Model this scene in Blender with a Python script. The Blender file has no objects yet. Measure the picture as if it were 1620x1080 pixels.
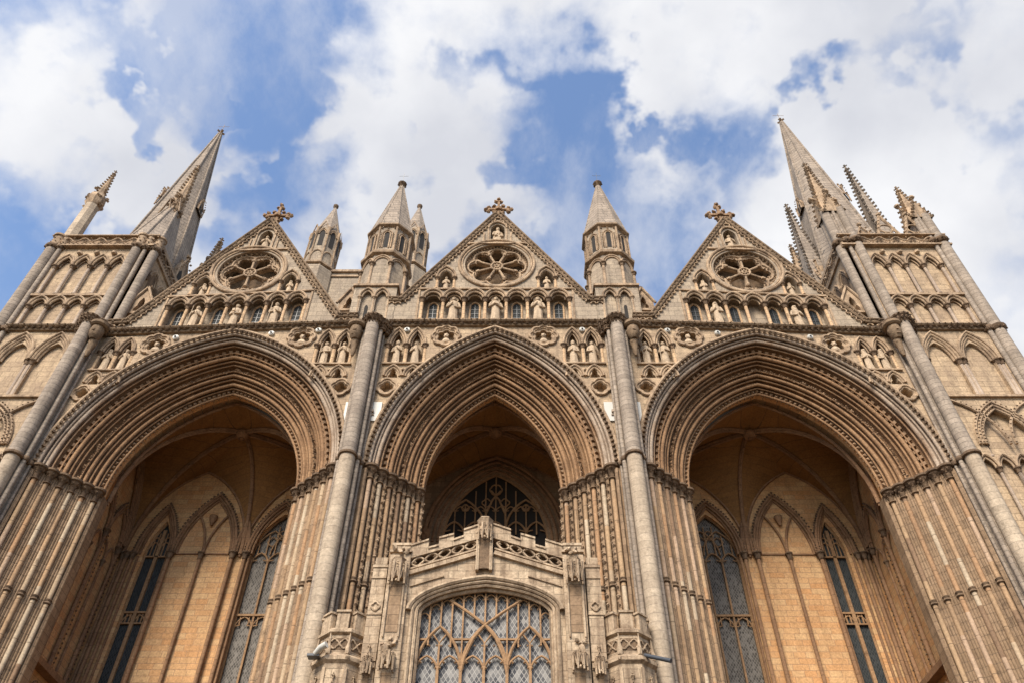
import bpy, math, random
import numpy as np
from mathutils import Vector
from mathutils.geometry import tessellate_polygon
PI = math.pi
rnd = random.Random(7)
sc = bpy.context.scene
C = sc.collection

# ------------------------------------------------------------------ camera
cam = bpy.data.cameras.new('camera')
camo = bpy.data.objects.new('camera', cam)
C.objects.link(camo)
FOCAL, YAW, PITCH, ROLL = 1252.769, math.radians(.471), math.radians(46.17), math.radians(.296)
cam.sensor_width = 36.0
cam.lens = FOCAL / 1620 * 36.0
cam.clip_end = 6000
camo.location = (0.872, -21.881, 1.6)
f0 = Vector((-math.sin(YAW), math.cos(YAW), 0)); r0 = Vector((math.cos(YAW), math.sin(YAW), 0)); zz = Vector((0, 0, 1))
cf = f0 * math.cos(PITCH) + zz * math.sin(PITCH)
cu = -f0 * math.sin(PITCH) + zz * math.cos(PITCH)
cr = r0 * math.cos(ROLL) + cu * math.sin(ROLL)
cu2 = -r0 * math.sin(ROLL) + cu * math.cos(ROLL)
from mathutils import Matrix
camo.rotation_euler = Matrix((cr, cu2, -cf)).transposed().to_euler()
sc.camera = camo

# ------------------------------------------------------------------ sun, sky
SUN_EL, SUN_AZ = math.radians(45), math.radians(203)      # azimuth from +Y clockwise: the sun stands in front of the west front, a little left
sun_dir = Vector((math.sin(SUN_AZ) * math.cos(SUN_EL), math.cos(SUN_AZ) * math.cos(SUN_EL), math.sin(SUN_EL)))
sl = bpy.data.lights.new('sun', 'SUN'); sl.energy = 4.6; sl.angle = math.radians(24); sl.color = (1, .91, .78)
so = bpy.data.objects.new('sun', sl); C.objects.link(so)
so.rotation_euler = sun_dir.to_track_quat('Z', 'Y').to_euler()
so.location = (-10, -40, 60)
sc.view_settings.view_transform = 'Standard'
sc.view_settings.look = 'None'
sc.view_settings.exposure = 0.35
sc.view_settings.gamma = 1.0

def pix_dir(u, v):
    d = cf + cr * ((u - 810) / FOCAL) + cu2 * ((540 - v) / FOCAL)
    return d.normalized()

w = bpy.data.worlds.new('World'); sc.world = w; w.use_nodes = True
nt = w.node_tree; N = nt.nodes; Lk = nt.links; N.clear()
def nd(t, **k):
    n = N.new(t)
    for a, b in k.items(): setattr(n, a, b)
    return n
def mth(op, a, b=None, c=None, clamp=False):
    n = nd('ShaderNodeMath', operation=op); n.use_clamp = clamp
    for i, x in enumerate((a, b, c)):
        if x is None: continue
        if isinstance(x, (int, float)): n.inputs[i].default_value = x
        else: Lk.new(x, n.inputs[i])
    return n.outputs[0]
sky = nd('ShaderNodeTexSky', sky_type='NISHITA'); sky.sun_disc = False
sky.sun_elevation = SUN_EL; sky.sun_rotation = SUN_AZ; sky.air_density = 1.3; sky.dust_density = 1.2; sky.ozone_density = 1.6
tc = nd('ShaderNodeTexCoord')
dirn = tc.outputs['Generated']
# warp the lookup a little so cloud edges are ragged
nw = nd('ShaderNodeTexNoise'); nw.inputs['Scale'].default_value = 14.0; nw.inputs['Detail'].default_value = 4; nw.inputs['Roughness'].default_value = .5
Lk.new(dirn, nw.inputs['Vector'])
vs = nd('ShaderNodeVectorMath', operation='MULTIPLY_ADD'); Lk.new(nw.outputs['Color'], vs.inputs[0])
vs.inputs[1].default_value = (.035, .035, .035); vs.inputs[2].default_value = (-.0175, -.0175, -.0175)
va = nd('ShaderNodeVectorMath', operation='ADD'); Lk.new(dirn, va.inputs[0]); Lk.new(vs.outputs[0], va.inputs[1])
wd = va.outputs[0]
# where the cloud banks (+) and the clear gaps (-) stand in the sky: direction, angular radius, weight
BLOBS = [
    (0, 90, .09, .35), (110, 230, .09, .30), (10, 330, .05, .3), (225, 80, .09, .60), (260, 160, .08, .40), (330, 270, .06, .40), (190, 260, .08, .3),
    (455, 150, .06, .60), (400, 210, .04, .3), (560, 320, .10, .5), (640, 230, .10, .5), (700, 60, .12, .55), (840, 265, .07, .45), (720, 300, .10, .4),
    (980, 60, .12, .5), (1060, 240, .10, .6), (1090, 330, .06, .3), (1230, 60, .10, .35), (1240, 190, .08, .55), (1450, 120, .22, .62),
    (1560, 250, .20, .45), (1400, 330, .12, .45), (300, 390, .09, .5), (1010, 430, .06, .35), (1600, 480, .12, .5), (900, 385, .05, .3), (1240, 390, .07, .35),
    (120, 20, .08, -.55), (350, 60, .09, -.6), (170, 60, .05, -.4), (300, 150, .05, -.3), (430, 40, .08, -.5), (600, 30, .07, -.2), (370, 170, .08, -.5), (500, 230, .06, -.45), (850, 165, .08, -.65),
    (770, 190, .06, -.45), (910, 215, .07, -.6), (1150, 140, .08, -.95), (1165, 250, .07, -.9), (900, 320, .07, -.5), (980, 360, .06, -.5), (1130, 390, .07, -.75),
    (1565, 340, .09, -.95), (1510, 75, .06, -.5), (50, 410, .09, -.35), (130, 330, .05, -.3), (440, 310, .06, -.4), (250, 190, .05, -.3), (1360, 10, .06, -.45), (1340, 200, .06, -.5)]
acc = None
for (u, v, rad, wt) in BLOBS:
    d = pix_dir(u, v)
    dp = nd('ShaderNodeVectorMath', operation='DOT_PRODUCT'); Lk.new(wd, dp.inputs[0]); dp.inputs[1].default_value = d
    mr = nd('ShaderNodeMapRange', interpolation_type='SMOOTHSTEP'); Lk.new(dp.outputs['Value'], mr.inputs['Value'])
    mr.inputs['From Min'].default_value = math.cos(rad * 1.7); mr.inputs['From Max'].default_value = 1.0
    mr.inputs['To Min'].default_value = 0; mr.inputs['To Max'].default_value = wt
    acc = mr.outputs[0] if acc is None else mth('ADD', acc, mr.outputs[0])
n1 = nd('ShaderNodeTexNoise'); n1.inputs['Scale'].default_value = 7.0; n1.inputs['Detail'].default_value = 12; n1.inputs['Roughness'].default_value = .56
Lk.new(dirn, n1.inputs['Vector'])
dens = mth('ADD', acc, mth('MULTIPLY', mth('SUBTRACT', n1.outputs['Fac'], .548), 2.5))
cov = nd('ShaderNodeMapRange', interpolation_type='SMOOTHSTEP'); Lk.new(dens, cov.inputs['Value'])
cov.inputs['From Min'].default_value = -.35; cov.inputs['From Max'].default_value = .70
n2 = nd('ShaderNodeTexNoise'); n2.inputs['Scale'].default_value = 4.5; n2.inputs['Detail'].default_value = 8; Lk.new(dirn, n2.inputs['Vector'])
n4 = nd('ShaderNodeTexNoise'); n4.inputs['Scale'].default_value = 3.6; n4.inputs['Detail'].default_value = 13; n4.inputs['Roughness'].default_value = .62
mpv = nd('ShaderNodeMapping'); Lk.new(dirn, mpv.inputs['Vector']); mpv.inputs['Scale'].default_value = (1.5, 1.0, .8); mpv.inputs['Rotation'].default_value = (.3, .2, .6); Lk.new(mpv.outputs[0], n4.inputs['Vector'])
veil = nd('ShaderNodeMapRange', interpolation_type='SMOOTHSTEP'); Lk.new(n4.outputs['Fac'], veil.inputs['Value'])
veil.inputs['From Min'].default_value = .42; veil.inputs['From Max'].default_value = .68; veil.inputs['To Max'].default_value = .5
covall = mth('SUBTRACT', 1.0, mth('MULTIPLY', mth('SUBTRACT', 1.0, cov.outputs[0]), mth('SUBTRACT', 1.0, veil.outputs[0])))
crp = nd('ShaderNodeMapRange'); Lk.new(n2.outputs['Fac'], crp.inputs['Value'])
crp.inputs['From Min'].default_value = .35; crp.inputs['From Max'].default_value = .65
cc = nd('ShaderNodeMix', data_type='RGBA'); Lk.new(crp.outputs[0], cc.inputs['Factor'])
cc.inputs[6].default_value = (.56, .57, .61, 1); cc.inputs[7].default_value = (.77, .77, .78, 1)
bg1 = nd('ShaderNodeBackground'); bg1.inputs['Strength'].default_value = .15
tint = nd('ShaderNodeMix', data_type='RGBA', blend_type='MULTIPLY'); tint.inputs['Factor'].default_value = 1
Lk.new(sky.outputs[0], tint.inputs[6]); tint.inputs[7].default_value = (1.08, 1.12, 1.22, 1)
Lk.new(tint.outputs[2], bg1.inputs['Color'])
bg2 = nd('ShaderNodeBackground'); Lk.new(cc.outputs[2], bg2.inputs['Color']); bg2.inputs['Strength'].default_value = 1.0
mx = nd('ShaderNodeMixShader'); Lk.new(mth('MULTIPLY', covall, .96), mx.inputs[0]); Lk.new(bg1.outputs[0], mx.inputs[1]); Lk.new(bg2.outputs[0], mx.inputs[2])
wo = nd('ShaderNodeOutputWorld'); Lk.new(mx.outputs[0], wo.inputs['Surface'])

# ------------------------------------------------------------------ materials
def stone(name, col, col2, stain, joint=(.55, .27), mortar=.02, mortarcol=None, stain_amt=.5, streak=.35, bump=.35, rough=.9, uv=False, fine=1.0, blockvar=1.0, cover=.5):
    m = bpy.data.materials.new(name); m.use_nodes = True
    t = m.node_tree; n = t.nodes; L = t.links
    b = n['Principled BSDF']; b.inputs['Roughness'].default_value = rough
    if 'Specular IOR Level' in b.inputs: b.inputs['Specular IOR Level'].default_value = .25
    def new(tp, **k):
        q = n.new(tp)
        for a, c in k.items(): setattr(q, a, c)
        return q
    g = new('ShaderNodeTexCoord'); geo = new('ShaderNodeNewGeometry')
    pos = geo.outputs['Position']
    if uv: vec = g.outputs['UV']
    else:
        sep = new('ShaderNodeSeparateXYZ'); L.new(pos, sep.inputs[0])
        ad = new('ShaderNodeMath', operation='MULTIPLY_ADD'); L.new(sep.outputs[1], ad.inputs[0]); ad.inputs[1].default_value = 1.37; L.new(sep.outputs[0], ad.inputs[2])
        cmb = new('ShaderNodeCombineXYZ'); L.new(ad.outputs[0], cmb.inputs[0]); L.new(sep.outputs[2], cmb.inputs[1])
        vec = cmb.outputs[0]
    br = new('ShaderNodeTexBrick'); L.new(vec, br.inputs['Vector'])
    br.inputs['Scale'].default_value = 1; br.inputs['Brick Width'].default_value = joint[0]; br.inputs['Row Height'].default_value = joint[1]
    br.inputs['Mortar Size'].default_value = mortar * .5; br.inputs['Mortar Smooth'].default_value = .3; br.offset = .5; br.inputs['Bias'].default_value = 0
    br.squash = .75; br.squash_frequency = 3
    if name not in ('sheltered_ashlar', 'sheltered_trim', 'vault_plaster', 'mullion_stone', 'jamb_stone', 'shaft_stone'):
        wm = (1.0, .92, .83) if name in ('gable_ashlar', 'spire_stone', 'weathered_roll', 'pale_roll') else (1.02, .905, .79); col, col2, stain = [tuple(a * b_ for a, b_ in zip(q, wm)) for q in (col, col2, stain)]
    mc = mortarcol or tuple(c * .45 for c in col)
    lo = tuple(a + (b_ - a) * .5 * (1 - blockvar) for a, b_ in zip(col, col2)); hi = tuple(b_ + (a - b_) * .5 * (1 - blockvar) for a, b_ in zip(col, col2))
    br.inputs['Color1'].default_value = (*lo, 1); br.inputs['Color2'].default_value = (*hi, 1); br.inputs['Mortar'].default_value = (*mc, 1)
    bcol = br.outputs['Color']
    if name == 'archivolt_stone':
        su = new('ShaderNodeSeparateXYZ'); L.new(g.outputs['UV'], su.inputs[0])
        nz = new('ShaderNodeTexNoise'); nz.inputs['Scale'].default_value = 1.5; L.new(pos, nz.inputs['Vector'])
        aa = new('ShaderNodeMath', operation='MULTIPLY_ADD'); L.new(nz.outputs['Fac'], aa.inputs[0]); aa.inputs[1].default_value = .5; L.new(su.outputs[1], aa.inputs[2])
        rr = new('ShaderNodeMapRange'); L.new(aa.outputs[0], rr.inputs['Value']); rr.inputs['From Min'].default_value = .55; rr.inputs['From Max'].default_value = .80
        mm0 = new('ShaderNodeMix', data_type='RGBA'); L.new(rr.outputs[0], mm0.inputs['Factor']); mm0.inputs[6].default_value = (.46, .36, .27, 1); L.new(bcol, mm0.inputs[7])
        bcol = mm0.outputs[2]
    # broad patches
    n1 = new('ShaderNodeTexNoise'); n1.inputs['Scale'].default_value = .9 * fine; n1.inputs['Detail'].default_value = 8; n1.inputs['Roughness'].default_value = .65; L.new(pos, n1.inputs['Vector'])
    r1 = new('ShaderNodeMapRange'); L.new(n1.outputs['Fac'], r1.inputs['Value']); r1.inputs['From Min'].default_value = cover - .08; r1.inputs['From Max'].default_value = cover + .2
    # streaks running down
    mp = new('ShaderNodeMapping'); L.new(pos, mp.inputs['Vector']); mp.inputs['Scale'].default_value = (5, 5, .35)
    n2 = new('ShaderNodeTexNoise'); n2.inputs['Scale'].default_value = 1; n2.inputs['Detail'].default_value = 5; L.new(mp.outputs[0], n2.inputs['Vector'])
    r2 = new('ShaderNodeMapRange'); L.new(n2.outputs['Fac'], r2.inputs['Value']); r2.inputs['From Min'].default_value = .48; r2.inputs['From Max'].default_value = .72
    n3 = new('ShaderNodeTexNoise'); n3.inputs['Scale'].default_value = 14; n3.inputs['Detail'].default_value = 6; n3.inputs['Roughness'].default_value = .7; L.new(pos, n3.inputs['Vector'])
    f1 = new('ShaderNodeMath', operation='MULTIPLY'); L.new(r1.outputs[0], f1.inputs[0]); f1.inputs[1].default_value = stain_amt
    f2 = new('ShaderNodeMath', operation='MULTIPLY'); L.new(r2.outputs[0], f2.inputs[0]); f2.inputs[1].default_value = streak
    m1 = new('ShaderNodeMix', data_type='RGBA'); L.new(f1.outputs[0], m1.inputs['Factor']); L.new(bcol, m1.inputs[6]); m1.inputs[7].default_value = (*stain, 1)
    m2 = new('ShaderNodeMix', data_type='RGBA'); L.new(f2.outputs[0], m2.inputs['Factor']); L.new(m1.outputs[2], m2.inputs[6]); m2.inputs[7].default_value = (*[c * .55 for c in stain], 1)
    # old black crust and pale repairs, in patches with edges of their own
    n5 = new('ShaderNodeTexNoise'); n5.inputs['Scale'].default_value = 2.6; n5.inputs['Detail'].default_value = 10; n5.inputs['Roughness'].default_value = .72; L.new(pos, n5.inputs['Vector'])
    r5 = new('ShaderNodeMapRange'); L.new(n5.outputs['Fac'], r5.inputs['Value']); r5.inputs['From Min'].default_value = .56; r5.inputs['From Max'].default_value = .68
    r5.inputs['To Max'].default_value = .2 if name in ('sheltered_ashlar', 'vault_plaster', 'statue_stone') else .55
    m5 = new('ShaderNodeMix', data_type='RGBA'); L.new(r5.outputs[0], m5.inputs['Factor']); L.new(m2.outputs[2], m5.inputs[6]); m5.inputs[7].default_value = (*[c * .42 for c in stain], 1)
    m2 = m5
    # fine mottling
    r3 = new('ShaderNodeMapRange'); L.new(n3.outputs['Fac'], r3.inputs['Value']); r3.inputs['From Min'].default_value = .25; r3.inputs['From Max'].default_value = .75
    r3.inputs['To Min'].default_value = .62; r3.inputs['To Max'].default_value = 1.26
    hs = new('ShaderNodeVectorMath', operation='SCALE'); L.new(m2.outputs[2], hs.inputs[0]); L.new(r3.outputs[0], hs.inputs['Scale'])
    L.new(hs.outputs[0], b.inputs['Base Color'])
    bm1 = new('ShaderNodeBump'); bm1.inputs['Strength'].default_value = bump; bm1.inputs['Distance'].default_value = .03; L.new(n3.outputs['Fac'], bm1.inputs['Height'])
    bm2 = new('ShaderNodeBump', invert=True); bm2.inputs['Strength'].default_value = .5; bm2.inputs['Distance'].default_value = .015
    L.new(br.outputs['Fac'], bm2.inputs['Height']); L.new(bm1.outputs[0], bm2.inputs['Normal']); L.new(bm2.outputs[0], b.inputs['Normal'])
    return m

def plain(name, col, rough=.6, metal=0, var=.0):
    m = bpy.data.materials.new(name); m.use_nodes = True
    n = m.node_tree.nodes; L = m.node_tree.links; b = n['Principled BSDF']
    b.inputs['Roughness'].default_value = rough; b.inputs['Metallic'].default_value = metal
    t = n.new('ShaderNodeTexNoise'); t.inputs['Scale'].default_value = 9; t.inputs['Detail'].default_value = 5
    g = n.new('ShaderNodeNewGeometry'); L.new(g.outputs['Position'], t.inputs['Vector'])
    mx_ = n.new('ShaderNodeMix'); mx_.data_type = 'RGBA'; L.new(t.outputs['Fac'], mx_.inputs['Factor'])
    mx_.inputs[6].default_value = (*[c * (1 - var) for c in col], 1); mx_.inputs[7].default_value = (*[min(1, c * (1 + var)) for c in col], 1)
    L.new(mx_.outputs[2], b.inputs['Base Color'])
    return m

def shaftmat():
    m = stone('shaft_stone', (.43, .33, .23), (.47, .36, .25), (.22, .14, .09), joint=(9, 1.15), mortar=.02, stain_amt=.4, streak=.3, bump=.2)
    n = m.node_tree.nodes; L = m.node_tree.links
    br = [x for x in n if x.type == 'TEX_BRICK'][0]; geo = [x for x in n if x.type == 'NEW_GEOMETRY'][0]
    oi = n.new('ShaderNodeObjectInfo'); sp = n.new('ShaderNodeSeparateXYZ'); L.new(geo.outputs['Position'], sp.inputs[0])
    a = n.new('ShaderNodeMath'); a.operation = 'MULTIPLY_ADD'; L.new(oi.outputs['Random'], a.inputs[0]); a.inputs[1].default_value = 37.0; 
    zf = n.new('ShaderNodeMath'); zf.operation = 'MULTIPLY'; L.new(sp.outputs[2], zf.inputs[0]); zf.inputs[1].default_value = .62; L.new(zf.outputs[0], a.inputs[2])
    fl = n.new('ShaderNodeMath'); fl.operation = 'FLOOR'; L.new(a.outputs[0], fl.inputs[0])
    cb = n.new('ShaderNodeCombineXYZ'); L.new(fl.outputs[0], cb.inputs[0]); L.new(oi.outputs['Random'], cb.inputs[1])
    wn = n.new('ShaderNodeTexWhiteNoise'); L.new(cb.outputs[0], wn.inputs['Vector'])
    cr_ = n.new('ShaderNodeValToRGB'); cr_.color_ramp.interpolation = 'CONSTANT'; L.new(wn.outputs['Value'], cr_.inputs[0])
    cols = [(.46, .31, .18), (.50, .37, .24), (.42, .25, .135), (.50, .35, .235), (.38, .25, .145), (.26, .165, .10), (.52, .41, .285), (.45, .29, .165)]
    el = cr_.color_ramp.elements
    el[0].color = (*cols[0], 1); el[1].position = 1 / 8; el[1].color = (*cols[1], 1)
    for i in range(2, 8):
        e = el.new(i / 8); e.color = (*cols[i], 1)
    for lk in list(L):
        if lk.from_node == br and lk.from_socket.name == 'Color':
            to = lk.to_socket; L.remove(lk)
            mm = n.new('ShaderNodeMix'); mm.data_type = 'RGBA'; L.new(br.outputs['Fac'], mm.inputs['Factor']); L.new(cr_.outputs[0], mm.inputs[6]); mm.inputs[7].default_value = (.12, .08, .05, 1)
            L.new(mm.outputs[2], to); break
    return m

def glassmat(name, col, col2, lead, size=.11, rough=.25, sky_reflect=.5):
    m = bpy.data.materials.new(name); m.use_nodes = True
    n = m.node_tree.nodes; L = m.node_tree.links; b = n['Principled BSDF']
    b.inputs['Roughness'].default_value = rough
    if 'Specular IOR Level' in b.inputs: b.inputs['Specular IOR Level'].default_value = sky_reflect
    g = n.new('ShaderNodeNewGeometry'); sp = n.new('ShaderNodeSeparateXYZ'); L.new(g.outputs['Position'], sp.inputs[0])
    def M(op, a, c=None):
        q = n.new('ShaderNodeMath'); q.operation = op
        for i, x in enumerate((a, c)):
            if x is None: continue
            if isinstance(x, (int, float)): q.inputs[i].default_value = x
            else: L.new(x, q.inputs[i])
        return q.outputs[0]
    xs = M('MULTIPLY', sp.outputs[0], 1 / size); zs = M('MULTIPLY', sp.outputs[2], .62 / size)
    a = M('ADD', xs, zs); c = M('SUBTRACT', xs, zs)
    fa, fc = M('FLOOR', a), M('FLOOR', c)
    ea = M('ABSOLUTE', M('SUBTRACT', M('FRACT', a), .5)); ec = M('ABSOLUTE', M('SUBTRACT', M('FRACT', c), .5))
    line = M('GREATER_THAN', M('MAXIMUM', ea, ec), .43)
    cb = n.new('ShaderNodeCombineXYZ'); L.new(fa, cb.inputs[0]); L.new(fc, cb.inputs[1])
    wn = n.new('ShaderNodeTexWhiteNoise'); L.new(cb.outputs[0], wn.inputs['Vector'])
    pw = M('POWER', wn.outputs['Value'], 1.7)
    mx1 = n.new('ShaderNodeMix'); mx1.data_type = 'RGBA'; L.new(pw, mx1.inputs['Factor']); mx1.inputs[6].default_value = (*col, 1); mx1.inputs[7].default_value = (*col2, 1)
    mx2 = n.new('ShaderNodeMix'); mx2.data_type = 'RGBA'; L.new(line, mx2.inputs['Factor']); L.new(mx1.outputs[2], mx2.inputs[6]); mx2.inputs[7].default_value = (*lead, 1)
    L.new(mx2.outputs[2], b.inputs['Base Color'])
    bp = n.new('ShaderNodeBump'); bp.inputs['Strength'].default_value = .6; bp.inputs['Distance'].default_value = .02; L.new(wn.outputs['Value'], bp.inputs['Height']); L.new(bp.outputs[0], b.inputs['Normal'])
    return m

M = {}
M['ashlar'] = stone('ashlar', (.54, .45, .33), (.41, .335, .25), (.25, .20, .16), joint=(.62, .27), stain_amt=.65, streak=.4)
M['gable'] = stone('gable_ashlar', (.47, .405, .32), (.345, .295, .24), (.23, .20, .17), joint=(.6, .27), stain_amt=.65, streak=.45)
M['niche'] = stone('niche_stone', (.55, .42, .28), (.50, .37, .25), (.34, .25, .17), joint=(.5, .25), stain_amt=.4, streak=.2)
M['trim'] = stone('carved_trim', (.50, .405, .30), (.39, .31, .23), (.14, .105, .08), joint=(.45, 9), mortar=.012, stain_amt=.8, streak=.45, fine=3, bump=.6)
M['dark'] = stone('soot_and_recess_shade', (.22, .165, .115), (.17, .125, .09), (.075, .055, .04), joint=(9, 9), mortar=.001, stain_amt=.8, streak=.4, fine=5, bump=.9)  # sooty carving; the same dark also paints shade on flat recess sheets
M['roll'] = stone('weathered_roll', (.42, .37, .32), (.30, .26, .225), (.20, .175, .15), joint=(30, .21), mortar=.02, mortarcol=(.17, .14, .115), stain_amt=.6, streak=.35, fine=1.4)
M['rollpale'] = stone('pale_roll', (.54, .47, .38), (.42, .36, .29), (.28, .23, .18), joint=(30, .26), mortar=.014, mortarcol=(.26, .21, .16), stain_amt=.5, streak=.3, fine=1.4)
M['arch'] = stone('archivolt_stone', (.38, .255, .155), (.31, .20, .12), (.14, .085, .052), joint=(.36, .42), mortar=.014, stain_amt=.6, streak=.1, uv=True, fine=1.2, bump=.5)
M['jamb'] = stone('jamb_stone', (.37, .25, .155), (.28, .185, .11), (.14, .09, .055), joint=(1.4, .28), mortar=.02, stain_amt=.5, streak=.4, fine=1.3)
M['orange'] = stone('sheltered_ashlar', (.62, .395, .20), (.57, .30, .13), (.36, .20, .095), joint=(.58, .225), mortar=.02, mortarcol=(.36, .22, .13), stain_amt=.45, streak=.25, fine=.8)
M['sooty'] = stone('sooty_trim', (.30, .235, .17), (.22, .17, .12), (.10, .075, .055), joint=(.7, 9), mortar=.012, stain_amt=.8, streak=.4, fine=3, bump=.7)
M['archtrim'] = stone('arch_carving', (.36, .26, .175), (.30, .21, .14), (.13, .09, .06), joint=(.45, 9), mortar=.012, stain_amt=.8, streak=.3, fine=3, bump=.6)
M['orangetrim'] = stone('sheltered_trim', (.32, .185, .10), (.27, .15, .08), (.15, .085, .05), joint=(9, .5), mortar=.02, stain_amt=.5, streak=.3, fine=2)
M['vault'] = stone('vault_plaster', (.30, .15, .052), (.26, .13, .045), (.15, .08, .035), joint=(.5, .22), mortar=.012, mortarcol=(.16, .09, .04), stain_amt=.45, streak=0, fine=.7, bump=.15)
M['spire'] = stone('spire_stone', (.40, .35, .30), (.31, .27, .235), (.20, .175, .155), joint=(.7, .28), mortar=.035, mortarcol=(.14, .12, .10), stain_amt=.6, streak=.4)
M['statue'] = stone('statue_stone', (.56, .48, .375), (.50, .43, .34), (.24, .19, .14), joint=(9, 9), mortar=.001, stain_amt=.5, streak=.35, fine=4)
M['porch'] = stone('porch_stone', (.55, .475, .37), (.43, .365, .285), (.22, .16, .115), joint=(.5, .24), stain_amt=.75, streak=.7, fine=1.5, bump=.5)
M['porchtrim'] = stone('porch_trim', (.52, .44, .34), (.43, .36, .275), (.17, .12, .085), joint=(.4, 9), mortar=.012, stain_amt=.8, streak=.6, fine=3, bump=.6)
M['mullion'] = stone('mullion_stone', (.37, .225, .12), (.33, .195, .10), (.23, .13, .07), joint=(9, .6), mortar=.012, stain_amt=.5, streak=.2, fine=2)
M['shaft'] = shaftmat()
M['shaftgrey'] = stone('grey_shaft', (.42, .37, .32), (.36, .31, .27), (.25, .21, .18), joint=(9, .9), mortar=.02, stain_amt=.5, streak=.3, fine=2)
M['glass'] = glassmat('quarry_glass', (.05, .05, .055), (.27, .255, .235), (.36, .34, .31), .125, .45, .18)
M['glassdark'] = glassmat('dark_glass', (.028, .032, .034), (.05, .055, .058), (.075, .075, .07), .10, .6, .05)  # dark leaded panes of the gable windows and lancets
M['glassmid'] = glassmat('grey_glass', (.07, .062, .053), (.19, .17, .145), (.24, .21, .18), .10, .55, .1)
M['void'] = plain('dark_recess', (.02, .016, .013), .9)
M['lead'] = plain('lead_roof', (.20, .21, .22), .5, 0, .15)
M['white'] = plain('white_fitting', (.50, .48, .43), .5, 0, .05)
M['black'] = plain('black_pipe', (.05, .055, .065), .4, 0, .2)
M['iron'] = plain('iron', (.10, .10, .10), .5, .6, .2)
M['pave'] = stone('paving_stone', (.22, .18, .13), (.19, .155, .11), (.12, .10, .07), joint=(.9, .6), stain_amt=.4, streak=0)

# ------------------------------------------------------------------ mesh builder
def _ico():
    import bmesh
    b = bmesh.new(); bmesh.ops.create_icosphere(b, subdivisions=1, radius=1)
    v = np.array([q.co[:] for q in b.verts]); f = [[q.index for q in g.verts] for g in b.faces]; b.free(); return v, f
ICO = _ico()
OCT = (np.array([(1, 0, 0), (-1, 0, 0), (0, 1, 0), (0, -1, 0), (0, 0, 1), (0, 0, -1.)]), [[0, 2, 4], [2, 1, 4], [1, 3, 4], [3, 0, 4], [2, 0, 5], [1, 2, 5], [3, 1, 5], [0, 3, 5]])

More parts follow.
